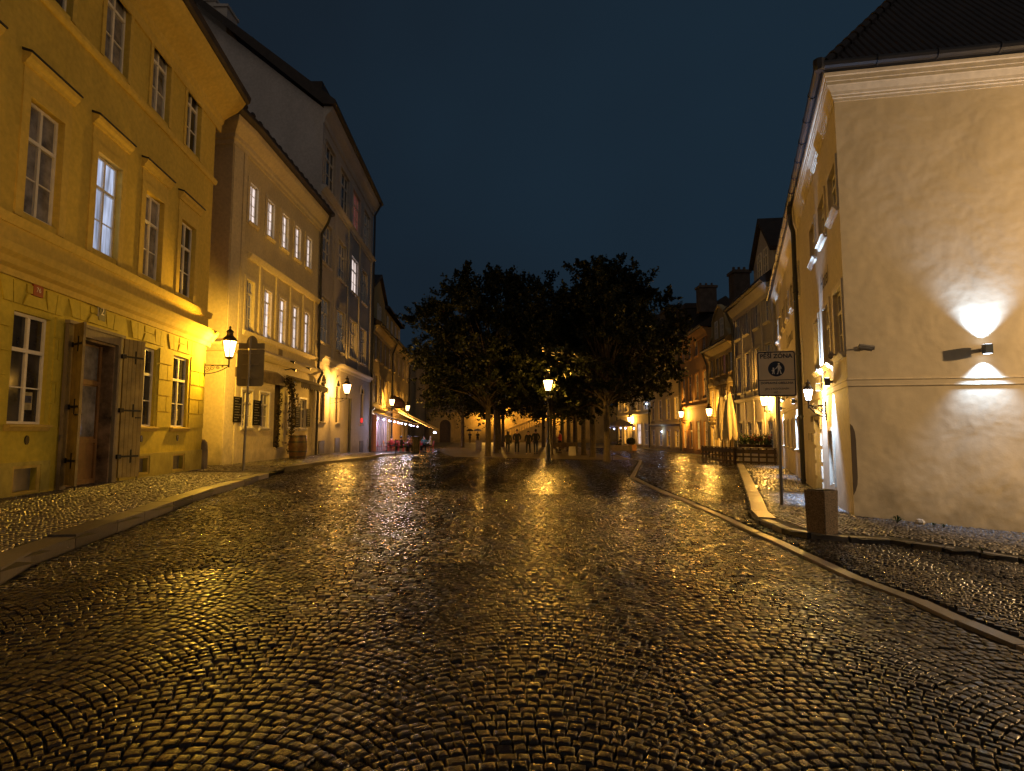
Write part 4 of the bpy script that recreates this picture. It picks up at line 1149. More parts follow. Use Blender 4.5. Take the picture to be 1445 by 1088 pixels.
holes = [(u-wH/2, u+wH/2, *lo_up) for u in allu]+[(u-wH/2, u+wH/2, *lo_mid) for u in allu]
gu = (gwin[0]+gwin[1])/2; gdu = (gdoor[0]+gdoor[1])/2
holes.append((gu-.3, gu+.3, gwin[2], gwin[3])); holes.append((gdu-.55, gdu+.55, -.2, gdoor[3]))
gl = [(u-.35, u+.35, 1.0, 2.1) for u in more[1:]]; holes += gl
mb = MB(); FH.wall(mb, 0, FH.L, -.8, zt, holes, .25)
q = FH.p(FH.L, 0); q2 = (q.x+8, q.y+1); mb.quad((q.x, q.y, -.8), (q2[0], q2[1], -.8), (q2[0], q2[1], zt), (q.x, q.y, zt))
mb.build('wall', P_wallf, HB_)
mb = MB(); FS.wall(mb, 0, FS.L, -1.2, zt, []); q = FS.p(FS.L, 0); q2 = (q.x+4, q.y+18)
mb.quad((q.x, q.y, -1.2), (q2[0], q2[1], -1.2), (q2[0], q2[1], zt), (q.x, q.y, zt)); mb.build('side_wall', P_wall, HB_)
for i, u in enumerate(allu):
    window(FH, u-wH/2, u+wH/2, *lo_up, HB_, rec=.06, surround=P_wallf, sw=.12, fw=.06, sill=True, sillmat=P_walltrim)
    window(FH, u-wH/2, u+wH/2, *lo_mid, HB_, rec=.06, surround=P_walltrim, sw=.12, fw=.06, sill=True, sillmat=P_walltrim)
window(FH, gu-.3, gu+.3, gwin[2], gwin[3], HB_, rec=.08, surround=P_walltrim, sw=.08, fw=.05, rows=3, glass=M_litd, sill=False)
for h in gl: window(FH, *h, HB_, rec=.06, surround=P_walltrim, sw=.08, fw=.05, rows=2, glass=M_litd)
mb = MB(); FH.box(mb, gdu-.55, gdu+.55, -.2, gdoor[3], -.24, -.2); mb.build('door', mat('grey_door', (.16, .14, .13), .5, .2, 4), HB_)
mb = MB(); FH.run(mb, gdu-.8, gdu+.8, [(0, gdoor[3]+.1), (.1, gdoor[3]+.12), (.16, gdoor[3]+.25), (0, gdoor[3]+.3)])
for k in range(6): FH.box(mb, gdu-.72, gdu-.56, .0+k*.42, .32+k*.42, 0, .03+.01*(k % 2)); FH.box(mb, gdu+.56, gdu+.72, .0+k*.42, .32+k*.42, 0, .03+.01*(k % 2))
mb.build('door_surround', P_walltrim, HB_)
def wrap2(prof, name, m, ext0=0, par=HB_):
    mb = MB(); nn = len(prof)
    P = [FH.p(FH.L+.1, 0), FH.p(0, 0), FS.p(FS.L+.2, 0)]
    nm = [FH.n, (FH.n+FS.n)/(1+FH.n.dot(FS.n)), FS.n]
    vs = []
    for p, n_ in zip(P, nm): vs += [(p.x+n_.x*d, p.y+n_.y*d, z) for d, z in prof]
    fs = []
    for s in range(2):
        for k in range(nn-1): fs.append((s*nn+k, s*nn+k+1, (s+1)*nn+k+1, (s+1)*nn+k))
    fs += [tuple(range(nn)), tuple(range(2*nn, 3*nn))]
    mb.add(vs, fs); return mb.build(name, m, par)
t = zt
wrap2([(a_*.42, t+.0+(b_-t)*.72) for a_, b_ in [(0, t-.02), (.03, t-.02), (.035, t+.06), (.09, t+.075), (.09, t+.13), (.14, t+.145), (.17, t+.22), (.3, t+.36), (.33, t+.38), (.33, t+.47), (.36, t+.48), (.37, t+.6), (.42, t+.62), (.45, t+.7), (0, t+.72)]], 'eaves_cornice', P_walltrim)
wrap2([(0, t+.52), (.21, t+.522), (.23, t+.58), (0, t+.6)], 'eaves_soffit', M_black)
# hipped roof
c0 = FH.p(0, 0); nn_ = (FH.n+FS.n)/(1+FH.n.dot(FS.n)); zr = t+.6
A_ = Vector((c0.x+nn_.x*.24, c0.y+nn_.y*.24, zr)); Bf = FH.p(FH.L+.3, zr, .24); Cs = FS.p(FS.L+.3, zr, .24)
pk = Vector((A_.x+(-nn_.x)*6.0, A_.y+(-nn_.y)*6.0, zr+8.5)); pk2 = Bf+Vector((8, -1.5, 8.5)); pk3 = Cs+Vector((1.0, 6.0, 8.5))
mb = MB(); mb.add([A_, Bf, pk2, pk, Cs, pk3], [(0, 1, 2, 3), (0, 3, 5, 4)])
M_tile = M_roof.copy(); M_tile.name = 'beaver_tail_tiles'; NN, LL = M_tile.node_tree.nodes, M_tile.node_tree.links
wv = NN.new('ShaderNodeTexWave'); wv.inputs['Scale'].default_value = 2.2; wv.inputs['Distortion'].default_value = .6; wv.bands_direction = 'X'
tcn = NN.new('ShaderNodeTexCoord'); LL.new(tcn.outputs['Object'], wv.inputs['Vector'])
bpn = NN.new('ShaderNodeBump'); bpn.inputs['Distance'].default_value = .06; LL.new(wv.outputs['Fac'], bpn.inputs['Height']); LL.new(bpn.outputs['Normal'], NN['Principled BSDF'].inputs['Normal'])
mb.build('roof', M_tile, HB_)
hip = (pk-A_).normalized(); mb = MB()
for k in range(28):
    a = A_+hip*(.15+k*.36); mb.tube([a, a+hip*.34], [.11, .085], 8)
mb.build('hip_tiles', M_roof, HB_, True)
# gutters with brackets/joints
mb = MB(); off = .29
a1 = Vector((c0.x+nn_.x*off, c0.y+nn_.y*off, t+.6)); b1 = FH.p(FH.L+.2, t+.6, off); s1 = FS.p(FS.L, t+.6, off)
for (p, q) in ((a1, b1), (a1, s1)):
    mb.tube([p, q], .085, 10); L_ = (q-p).length; d_ = (q-p)/L_; k = 1
    while k*1.05 < L_: mb.tube([p+d_*(k*1.05-.02), p+d_*(k*1.05+.02)], .1, 10); k += 1
mb.lathe((a1.x, a1.y, a1.z-.11), [(.08, 0), (.11, .05), (.11, .22), (.06, .25)], 8)
mb.build('gutter', M_metal, HB_, True)
zsc = FS.hit(1300, 543)[1]
wrap2([(0, zsc-.02), (.012, zsc-.018), (.024, zsc+.0), (.012, zsc+.012), (.012, zsc+.10), (.028, zsc+.112), (.024, zsc+.135), (0, zsc+.14)], 'string_course', P_wall)
pu = FH.hit(1137, 600)[0]
downpipe([FH.p(pu-.7, t+.55, .27), FH.p(pu-.6, t+.35, .27), FH.p(pu-.05, t+.15, .2), FH.p(pu, t-.1, .13), FH.p(pu, -.1, .13)], '', HB_, .07)
xdH = -Vector((FH.u.x, FH.u.y, 0))
M_letter = mat('painted_lettering', (.06, .045, .03), .8, .3, 6)
u_, z_ = FH.hit(1163, 396); text_mb('Hotel', .55, FH.p(u_, z_, 0), xdH, (0, 0, 1), ext=.008, shear=.2).build('lettering', M_letter, HB_)
u_, z_ = FH.hit(1114, 478); text_mb('Čertovka', .75, FH.p(u_, z_, 0), xdH, (0, 0, 1), ext=.008, shear=.2).build('lettering', M_letter, HB_)
# thin rounded grey-brown patch on the side wall at the corner
u0_, z1_ = FS.hit(1199, 598); u1_, z0_ = FS.hit(1211, 697)
rr = u1_-u0_; pts = [(0.0, z0_-.02), (rr*.5, z0_+.06), (rr*.85, z0_+.17), (rr, z0_+.3), (rr, z1_-.3), (rr*.85, z1_-.15), (rr*.5, z1_-.05), (0.0, z1_)]
mb = MB(); FS.poly(mb, pts, .001, .012); mb.build('corner_patch', mat('grey_brown_patch', (.115, .085, .062), .8, .08, 2), HB_)
u_, z_ = FH.hit(1146, 600); 
for (px, py, w_, h_) in [(1146, 590, .35, .22), (1143, 616, .3, .22), (1147, 617, .3, .25)]:
    u_, z_ = FH.hit(px, py); mb = MB(); FH.box(mb, u_-w_/2, u_+w_/2, z_-h_/2, z_+h_/2, 0, .03); mb.build('wall_plaque', M_stone, HB_)

# ---- bridge tower base, wall with arch and stairs at the far end
M_ash = plaster('sandstone_ashlar', (0.42, 0.31, 0.13), 0.45, 1.0)
def ashlar(m):
    N, L = m.node_tree.nodes, m.node_tree.links
    return m
Yw = 92.0
def wallX(px): return (px-722.5)/FPX*Yw
aw = thing('stone_wall', 'long pale stone wall with a round arched doorway at the far end of the square', 'wall', (wallX(660), Yw, 0))
FW = Face((wallX(606), Yw), (wallX(690), Yw), 1)
zb_, zw_ = -.3, FW.hit(640, 583)[1]
da, db = FW.hit(620.5, 600)[0], FW.hit(636, 600)[0]; dzt_ = FW.hit(628, 600)[1]
mb = MB(); FW.wall(mb, 0, FW.L, zb_, zw_, [(da, db, zb_, dzt_)], .5)
def stoneblocks(F, mb, u0, u1, z0, z1, hole=None, bh=.45, seed=1):
    r_ = random.Random(seed); z = z0; rw = 0
    while z < z1-.05:
        h = min(bh*r_.uniform(.85, 1.15), z1-z); u = u0-r_.uniform(0, .5)
        while u < u1:
            l = r_.uniform(.6, 1.3); a = max(u, u0); b = min(u+l, u1)
            if b-a > .1 and not (hole and hole[0] < (a+b)/2 < hole[1] and hole[2] < z+h/2 < hole[3]):
                if not (hole and a < hole[1] and b > hole[0] and hole[2] < z+h/2 < hole[3]):
                    F.box(mb, a+.012, b-.012, z+.01, z+h-.01, 0, r_.uniform(.02, .06))
            u += l
        z += h
stoneblocks(FW, mb, 0, FW.L, zb_+.05, zw_, (da, db, -1, dzt_+1.0))
mb.build('masonry', M_ash, aw)
mb = MB(); c = (da+db)/2; R_ = (db-da)/2
for k in range(12):
    t0, t1 = PI*k/12, PI*(k+1)/12
    FW.poly(mb, [(c+(R_+.35)*math.cos(t0), dzt_+(R_+.35)*math.sin(t0)), (c+(R_+.35)*math.cos(t1), dzt_+(R_+.35)*math.sin(t1)), (c+R_*math.cos(t1), dzt_+R_*math.sin(t1)), (c+R_*math.cos(t0), dzt_+R_*math.sin(t0))], 0, .14)
FW.box(mb, da-.35, da, zb_, dzt_, 0, .14); FW.box(mb, db, db+.35, zb_, dzt_, 0, .14); mb.build('arch_surround', M_ash, aw)
mb = MB(); FW.poly(mb, [(da, zb_), (db, zb_)]+[(c+R_*math.cos(t), dzt_+R_*math.sin(t)) for t in [PI*k/12 for k in range(13)]], -.1, .03); mb.build('arched_door', M_woodd, aw)
mb = MB(); FW.box(mb, -.2, FW.L+.1, zw_, zw_+.18, -.5, .15); mb.build('coping', M_ash, aw)
# dark tower masses above
tw = thing('bridge_tower_block', 'dark stone tower base rising behind the arched wall', 'building', (wallX(600), Yw+4, 0))
FT = Face((wallX(566), Yw+3), (wallX(668), Yw+3), 1)
mb = MB(); FT.wall(mb, 0, FT.L, -.3, FT.hit(590, 500)[1], []); q = FT.hit(590, 500)[1]
ub_ = FT.hit(600, 560)[0]; stoneblocks(FT, mb, 0, ub_, 0, q, None, .7, 3); stoneblocks(FT, mb, ub_+.4, FT.L, 0, q-3.0, None, .7, 4); FT.box(mb, ub_-1.4, ub_+.1, 0, q+1, 0, 1.0)
a_, b_ = FT.p(0, 0), FT.p(FT.L, 0)
mb.box(a_.x, b_.x, a_.y+.01, a_.y+8, -.3, q); mb.build('masonry', plaster('dark_sandstone', (.30, .23, .14), .45, 1.0), tw)
# stair and bridge wall, lit yellow
bw = thing('bridge_wall', 'sunken yellow lit bridge wall with a stone stair behind the walkers', 'wall', (wallX(740), Yw+5, 0))
FB = Face((wallX(690), Yw+6), (wallX(905), Yw+6), 1)
mb = MB(); zq = FB.hit(740, 572)[1]; FB.wall(mb, 0, FB.L, -.3, zq, []); stoneblocks(FB, mb, 0, FB.L, 0, zq, None, .55, 5); mb.build('masonry', M_ash, bw)
mb = MB()
for k in range(22):
    u = FB.hit(700, 610)[0]+k*.42; FB.box(mb, u, u+.42, -.3, .2+k*.17, .1, 2.6)
mb.build('stair', M_ash, bw)
mb = MB()
for k in range(0, 23):
    u = FB.hit(700, 610)[0]+k*.42; FB.box(mb, u+.1, u+.28, .2+k*.17, 1.1+k*.17, 2.35, 2.55)
u = FB.hit(700, 610)[0]; P = [FB.p(u, 1.1, 2.3), FB.p(u+9.6, 1.1+22*.17, 2.3), FB.p(u+9.6, 1.35+22*.17, 2.3), FB.p(u, 1.35, 2.3)]; mb.prism(P, Vector((FB.n.x, FB.n.y, 0))*.3)
mb.build('balustrade', M_ash, bw)

# ------------------------------------------------------------------ lamps
WARM = (1.0, 0.475, 0.07)
def point(parent, loc, power, col=WARM, r=.07):
    l = bpy.data.lights.new('lamp_light', 'POINT'); l.energy = power; l.color = col; l.shadow_soft_size = r
    o = bpy.data.objects.new('lamp_light', l); COL.objects.link(o)
    o.location = Vector(loc)-parent.location if parent else loc
    if parent: o.parent = parent
    return o
def spot(parent, loc, dirv, power, col, size, blend=.85, r=.03):
    l = bpy.data.lights.new('lamp_light', 'SPOT'); l.energy = power; l.color = col; l.shadow_soft_size = r; l.spot_size = size; l.spot_blend = blend
    o = bpy.data.objects.new('lamp_light', l); COL.objects.link(o)
    o.location = Vector(loc)-parent.location; o.parent = parent
    o.rotation_euler = Vector(dirv).to_track_quat('-Z', 'Y').to_euler()
    return o
M_lcap = mat('lantern_cap_metal', (.07, .055, .035), .45, .3, 8, metal=.5)
def lantern_head(T, c, s=1.0, glass=None):
    """tapered six sided gas lantern; c is the centre of the glass's lower rim"""
    g = MB(); g.lathe(c, [(.125*s, .0), (.235*s, .5*s)], 6); g.build('glass', glass or M_lamp, T)
    f = MB()
    for k in range(6):
        t = 2*PI*k/6; d = Vector((math.cos(t), math.sin(t), 0))
        f.tube([Vector(c)+d*.13*s, Vector(c)+d*.243*s+Vector((0, 0, .5*s))], .016*s, 5)
    f.lathe((c[0], c[1], c[2]-.03*s), [(.05*s, -.05*s), (.14*s, 0), (.14*s, .03*s)], 6)
    f.build('frame', M_lcap, T)
    k = MB(); k.lathe((c[0], c[1], c[2]+.5*s), [(.255*s, 0), (.26*s, .035*s), (.17*s, .14*s), (.10*s, .2*s), (.095*s, .3*s), (.12*s, .31*s), (.10*s, .36*s), (.04*s, .4*s), (.025*s, .44*s), (.045*s, .475*s), (.01*s, .52*s)], 10); k.build('cap', M_lcap, T, True)
def scroll(mb, c, e, up, r0, turns, r, sgn=1):
    pts = []
    for i in range(int(turns*10)+1):
        t = i/10*2*PI; rr = r0*(1-i/(turns*10+3)); pts.append(Vector(c)+Vector(e)*math.cos(t)*rr+Vector(up)*math.sin(t)*rr*sgn)
    mb.tube(pts, r, 5)
def wall_lantern(W, c, label, power, col=WARM, s=1.0, glass=None, group='wall lanterns on scroll brackets', r=.07):
    W = Vector(W); c = Vector(c); T = thing('wall_lantern', label, 'street lamp', (W.x, W.y, W.z), group)
    e = Vector((c.x-W.x, c.y-W.y, 0)); L_ = e.length; e.normalize(); up = Vector((0, 0, 1)); z0 = c.z-.28*s
    mb = MB(); mb.tube([(W.x, W.y, z0), (c.x, c.y, z0)], .02, 6); mb.tube([(c.x, c.y, z0-.07), (c.x, c.y, c.z)], .024, 6)
    pts = [Vector((W.x, W.y, z0-.28))+e*(L_*t)+up*(.26*t**2.2) for t in [k/8 for k in range(9)]]; mb.tube(pts, .016, 6)
    for k, (f, rr) in enumerate([(.12, .1), (.33, .085), (.55, .06), (.74, .035)]):
        scroll(mb, Vector((W.x, W.y, z0-.13+.11*f))+e*L_*f, e, up, rr, 1.6, .009, 1 if k % 2 else -1)
    p = W-e*.0; mb.obox((W.x, W.y, 0), e, Vector((-e.y, e.x, 0)), .02, .05, z0-.36, z0+.09)
    mb.build('bracket', M_iron, T)
    lantern_head(T, c, s, glass)
    if power: point(T, c+up*.26*s, power, col, r)
    return T
def lamp_on(F, pxw, pxl, pyl, d, label, power, **k):
    u, _ = F.hit(pxw, pyl); w_ = F.p(u, 0, .0); c = F.p(u, 0, d)
    # glass centre seen at (pxl,pyl): solve height from depth of the lantern
    z = at(pxl, pyl, c.y).z-.25
    return wall_lantern((w_.x, w_.y, z-.3), (c.x, c.y, z), label, power, **k)
L1u = F1.L-.12
c = F1.p(L1u, 0, .78); zL = at(320, 492, c.y).z
print('L1', c, (c.x/c.y*FPX+722.5), zL)
wall_lantern(F1.p(L1u, zL-.5, .02), (c.x, c.y, zL-.27), 'lit gas style lantern on the corner of the yellow house beside the sign back', 1150, (1, .53, .05), s=1.0)
lamp_on(F3, 466, 483, 549, .95, 'lit lantern bracketed on the grey house between its arched windows', 1300)
lamp_on(F4, 541, 548, 568, .75, 'lit lantern over the red terrace', 700)
c = at(575, 576, 60.0); wall_lantern((c.x-1.0, c.y, c.z-.4), (c.x, c.y, c.z-.25), 'most distant lit lantern on the left side, above the orange lit awning', 700)
lamp_on(FR5, 971, 963, 585, .6, 'lit lantern at the far end of the orange house by its drainpipe', 1150)
lamp_on(FR4, 1019, 1010, 582, .9, 'lit lantern left of the closed cream parasols', 1250)
# hotel-end lantern hanging towards the street, seen below the sign
u = FR3.hit(1094, 570)[0]; c = at(1078.5, 566, 30.6); wall_lantern((c.x+.95, c.y, c.z-.4), (c.x, c.y, c.z-.25), 'lit lantern seen just below the pedestrian zone sign', 1300)
u = FH.hit(1165, 560)[0]; w_ = FH.p(u, 0); c = FH.p(u+.1, 0, .36); z = at(1147, 553, c.y).z
print('hotel lamp', c, c.x/c.y*FPX+722.5)
wall_lantern((w_.x, w_.y, z-.5), (c.x, c.y, z-.2), 'small bright lantern with whitish glass on the hotel front behind the drainpipe', 260, (1.0, .58, .12), .5, M_lampw)
c = at(888, 592, 70); wall_lantern((c.x+.9, c.y, c.z-.4), (c.x, c.y, c.z-.25), 'far lantern above the open parasol', 1100)
# out of frame, where the photograph's light comes from: lanterns further along the same walls
c = FS.p(8.6, 0, 2.4); side_lamp = (c.x, c.y)
c = F1.p(-4.5, 4.6, 1.1); w_ = F1.p(-4.5, 4.6); wall_lantern((w_.x, w_.y, 4.0), (c.x, c.y, 4.2), 'lantern on the near end of the yellow house, left of the picture', 190)

for px_, lb in ((704, 'lantern on the sunken bridge wall, behind the nearest left hand trunk'), (772, 'lantern on the sunken bridge wall behind the lamp post')):
    u, _ = FB.hit(px_, 590); w_ = FB.p(u, 0); c = FB.p(u, 0, 1.3); wall_lantern((w_.x, w_.y, 4.3), (c.x, c.y, 4.7), lb, 2300)
c = FW.p(FW.L-.4, 0, 1.2); w_ = FW.p(FW.L-.4, 0); wall_lantern((w_.x, w_.y, 3.6), (c.x, c.y, 3.9), 'lantern at the right end of the arched stone wall', 1100)
def street_post(x, y, label, pw, col):
    g = Vector((x, y, G(x, y))); T = thing('lamp_post', label, 'street lamp', g); mb = MB(); mb.lathe(g, [(.17, 0), (.13, .2), (.14, .75), (.085, .95), (.06, 1.3), (.045, 3.2), (.03, 4.6)], 10); mb.build('post', M_iron, T, True)
    lantern_head(T, g+Vector((0, 0, 4.62)), 1.05); point(T, g+Vector((0, 0, 4.9)), pw, col)

street_post(side_lamp[0], side_lamp[1], 'lamp post beside the hotel side wall, right of the picture', 3000, (1.0, .63, .28))
# lamp post in the middle of the square
g = gp(774, 651.5); print('post', g)
T = thing('lamp_post', 'tall black cast iron lamp post with a lit lantern in front of the trees', 'street lamp', g)
mb = MB(); mb.lathe(g, [(.17, 0), (.17, .12), (.13, .2), (.14, .75), (.11, .85), (.085, .95), (.085, 1.15), (.075, 1.25), (.06, 1.3), (.055, 2.2), (.07, 2.25), (.05, 2.32), (.045, 3.2), (.06, 3.25), (.07, 3.32), (.035, 3.4), (.03, 3.62)], 10); mb.build('post', M_iron, T, True)
mb = MB(); mb.tube([g+Vector((-.28, 0, 3.12)), g+Vector((.28, 0, 3.12))], .02, 6); mb.build('ladder_bar', M_iron, T)
lantern_head(T, g+Vector((0, 0, 3.66)), 1.05); point(T, g+Vector((0, 0, 3.94)), 1150, (1, .475, .06))

# up and down wall lights of the hotel
COOL = (.44, .64, 1.0)
def sconce(F, u, z, label, pw, size=84, off=.14, grp='up and down wall lights', sz=.11, dn=.8):
    c = F.p(u, z, off); T = thing('wall_light', label, 'wall light', F.p(u, z, 0), grp)
    mb = MB(); F.box(mb, u-sz/2, u+sz/2, z-.085, z+.085, off-sz/2, off+sz/2); mb.build('body', mat('blue_grey_metal', (.06, .075, .095), .4, .1, 5), T)
    mb = MB(); F.box(mb, u-sz*.3, u+sz*.3, z-.03, z+.03, 0, off-sz/2); mb.build('mount', M_zinc, T)
    mb = MB(); F.box(mb, u-sz*.4, u+sz*.4, z+.0855, z+.089, off-sz*.4, off+sz*.4); F.box(mb, u-sz*.4, u+sz*.4, z-.089, z-.0855, off-sz*.4, off+sz*.4); mb.build('lens', emis('cool_lens', (.75, .85, 1), 9), T)
    spot(T, c+Vector((0, 0, .10)), (-F.n.x*.05, -F.n.y*.05, 1), pw, COOL, math.radians(size)); spot(T, c-Vector((0, 0, .10)), (-F.n.x*.05, -F.n.y*.05, -1), pw*dn, COOL, math.radians(size))
u, z = FS.hit(1386, 494); sconce(FS, u, z, 'single blue grey wall light throwing white fans on the blank side wall', 300, 94, .15, sz=.12)
lbs = ['hotel front wall light nearest the corner, under the first big window', 'hotel front wall light directly right of the whitish lantern', 'hotel front wall light left of the drainpipe', 'hotel front wall light furthest along, beside the sign pole', 'dim distant wall light at the far end of the hotel front']
for lb, (px, py) in zip(lbs, [(1174.5, 530), (1161, 542), (1124, 566), (1105, 580), (1100, 584)]):
    u, z = FH.hit(px, py)
    if lb.startswith('dim'): u += 3.4
    sconce(FH, u, 2.72, lb, 1500, 64, .11)
# cctv
def cctv(F, u, z, d, dirv, label, grp='security cameras on the hotel'):
    c = F.p(u, z, d); T = thing('security_camera', label, 'security camera', F.p(u, z), grp); dv = Vector(dirv).normalized()
    mb = MB(); mb.tube([F.p(u, z+.02, 0), F.p(u, z+.02, d*.7), c], .018, 6); mb.tube([F.p(u, z+.02, 0), F.p(u, z+.02, .03)], .05, 10); mb.build('arm', M_zinc, T)
    mb = MB(); mb.tube([c-dv*.12, c+dv*.11], .042, 10); mb.tube([c-dv*.10+Vector((0, 0, .03)), c+dv*.15+Vector((0, 0, .03))], .044, 10); mb.build('housing', mat('camera_housing', (.28, .26, .23), .5, .1, 4), T, True)
    mb = MB(); mb.tube([c+dv*.11, c+dv*.116], .034, 10); mb.build('lens', M_black, T)
u, z = FS.hit(1216, 493); cctv(FS, u, z, .16, (.9, -.25, -.18), 'small bullet security camera on the blank side wall near the corner')
u, z = FH.hit(1183, 503); cctv(FH, .35, z-.05, .22, (-.5, -.8, -.3), 'security camera on the hotel front just round the corner')

# ------------------------------------------------------------------ signs
def pedestrian_sign():
    g = gp(1103, 712, .08); T = thing('pedestrian_zone_sign', 'square white pedestrian zone sign with a round blue emblem on a grey pole', 'road sign', g)
    top = at(1097.5, 497, g.y); mb = MB(); mb.tube([g, (top.x, g.y+.03, top.z)], .032, 10); mb.build('pole', M_zinc, T, True)
    a = math.radians(14); xd = Vector((math.cos(a), -math.sin(a), 0)); nn = Vector((xd.y, -xd.x, 0)); up = Vector((0, 0, 1))
    y = g.y-.05; c = at(1095.5, 527.5, y); W_, H_ = .385, .49
    def rrect(w, h, r, n=5):
        pts = []
        for (sx_, sz_, t0) in ((1, -1, -PI/2), (1, 1, 0), (-1, 1, PI/2), (-1, -1, PI)):
            for k in range(n+1): t = t0+PI/2*k/n; pts.append((sx_*(w-r)+r*math.cos(t), sz_*(h-r)+r*math.sin(t)))
        return pts
    def face(mb, pts, d, th=.002): mb.prism([c+xd*p[0]+up*p[1]+nn*d for p in pts], nn*th)
    mb = MB(); face(mb, rrect(W_, H_, .05), 0, .02); P = mb.build('panel', mat('sign_white', (.78, .64, .42), .35, .06, 3), T)
    mb = MB(); o_ = rrect(W_-.012, H_-.012, .045); i_ = rrect(W_-.034, H_-.034, .03); n_ = len(o_)
    for k in range(n_):
        q = (k+1) % n_; face(mb, [o_[k], o_[q], i_[q], i_[k]], .0205)
    zsep = -.135; face(mb, [(-W_+.03, zsep-.007), (W_-.03, zsep-.007), (W_-.03, zsep+.007), (-W_+.03, zsep+.007)], .0205)
    mb.build('border', M_navy, P)
    R_ = .165; cy = .105
    mb = MB(); face(mb, [(R_*math.cos(2*PI*k/36), cy+R_*math.sin(2*PI*k/36)) for k in range(36)], .0205)
    mb.build('emblem', mat('sign_blue', (.004, .010, .035), .35, .06, 3), P)
    mb = MB(); H2 = .0235
    def blob(x, y, r, n=12): face(mb, [(x+r*math.cos(2*PI*k/n), cy+y+r*math.sin(2*PI*k/n)) for k in range(n)], H2)
    def pl(*p): face(mb, [(x, cy+y) for x, y in p], H2)
    blob(.05, .105, .02)
    pl((.03, .078), (.07, .078), (.082, .01), (.075, -.02), (.03, -.02), (.025, .03))
    pl((.032, -.018), (.055, -.018), (.03, -.115), (.0, -.118), (.018, -.09)); pl((.055, -.018), (.077, -.018), (.105, -.11), (.08, -.118))
    pl((.03, .076), (.034, .05), (-.005, -.005), (-.02, .005)); pl((.07, .076), (.1, .03), (.098, -.01), (.085, -.008), (.085, .025), (.068, .05))
    blob(-.06, .012, .016); pl((-.075, -.008), (-.045, -.008), (-.035, -.055), (-.085, -.055)); pl((-.075, -.055), (-.06, -.055), (-.07, -.11), (-.088, -.11)); pl((-.06, -.055), (-.045, -.055), (-.035, -.11), (-.052, -.11))
    pl((-.05, -.01), (-.048, -.022), (-.01, .0), (-.018, .01)); pl((-.072, -.012), (-.078, -.02), (-.105, -.05), (-.1, -.035))
    mb.build('pictogram', M_white, P)
    o = c+up*.375
    text_mb('PĚŠÍ ZÓNA', .128, o+nn*.0, xd, up, ext=.0245, bold=.003).build('lettering', M_navy, P)
    text_mb('DOPRAVNÍ OBSLUHA', .066, c+up*-.2, xd, up, ext=.0245, bold=.001).build('lettering', M_navy, P)
    text_mb('JEN S POVOLENÍM', .058, c+up*-.325, xd, up, ext=.0245).build('lettering', M_navy, P)
    text_mb('MČ 1', .06, c+up*-.405, xd, up, ext=.0245).build('lettering', M_navy, P)
    mb = MB()
    for zz in (-.3, .3):
        q = c+up*zz; mb.obox((q.x, q.y+.02, 0), xd, nn, .2, .012, q.z-.015, q.z+.015)
    mb.build('clamp', M_zinc, P)
pedestrian_sign()
def back_sign():
    g = gp(343, 665, .12); T = thing('road_sign', 'back of a tall double road sign on a leaning grey pole, left footpath', 'road sign', g)
    top = at(353.5, 478, g.y-.05); mb = MB(); mb.tube([g, top], .036, 10); mb.build('pole', M_zinc, T, True)
    mb = MB(); mb.lathe((top.x, top.y, top.z), [(.04, -.05), (.04, .0), (.02, .05)], 8); mb.build('pole_cap', M_zinc, T, True)
    y = g.y-.0
    M_bk = mat('sign_back_grey', (.16, .145, .11), .55, .15, 3)
    a = at(333, 545, y+.04); b = at(373, 493, y+.04); mb = MB(); r_ = .06
    x0, x1, z0, z1 = a.x, b.x, a.z, b.z
    mb.prism([(x0+r_, y+.05, z0), (x1-r_, y+.05, z0), (x1, y+.05, z0+r_), (x1, y+.05, z1-r_/2), (x1-r_/2, y+.05, z1), (x0+r_/2, y+.05, z1), (x0, y+.05, z1-r_/2), (x0, y+.05, z0+r_)], (0, .02, 0)); P = mb.build('sign_panel', M_bk, T)
    mb = MB(); zb0_, zb1_ = at(353, 492, y).z, at(353, 484, y).z; mb.prism([(x0+.03, y+.05, zb0_), (x1, y+.05, zb0_), (x1, y+.05, zb1_), (x0+.03, y+.05, zb1_)], (0, .02, 0)); mb.build('top_panel', M_bk, T)
    mb = MB(); cx_ = at(353, 484, y).x+.02; mb.prism([(cx_+.17*math.cos(t), y+.08, zb1_-.02+.26*math.sin(t)) for t in [PI*k/8 for k in range(9)]], (0, .02, 0)); mb.build('round_sign', M_bk, T)
    mb = MB()
    for zz in (z0+.25, (z0+z1)/2+.1, z1-.12): mb.box(x0+.15, x1-.15, y+.02, y+.05, zz-.02, zz+.02); mb.box(x0+.42-.06, x0+.42+.06, y-.05, y+.02, zz-.015, zz+.015)
    mb.build('clamp', M_zinc, P)
back_sign()
# planter block at the hotel corner
g = gp(1161, 757); T = thing('concrete_planter', 'square brown concrete planter standing at the kerb before the hotel corner', 'planter', g)
a = math.radians(28); ux = Vector((math.cos(a), math.sin(a), 0)); uy = Vector((-ux.y, ux.x, 0))
def frus(mb, c, ux, uy, h0, h1, z0, z1):
    P = []
    for h, z in ((h0, z0), (h1, z1)): P += [Vector((c.x, c.y, z))-ux*h-uy*h, Vector((c.x, c.y, z))+ux*h-uy*h, Vector((c.x, c.y, z))+ux*h+uy*h, Vector((c.x, c.y, z))-ux*h+uy*h]
    mb.hexa(P)
M_conc = mat('exposed_aggregate', (.17, .122, .08), .8, .65, 55, 1.0, 70)
mb = MB(); frus(mb, g, ux, uy, .15, .168, g.z-.08, g.z+.70); b = mb.build('body', M_conc, T)
bv = b.modifiers.new('b', 'BEVEL'); bv.width = .012; bv.segments = 2
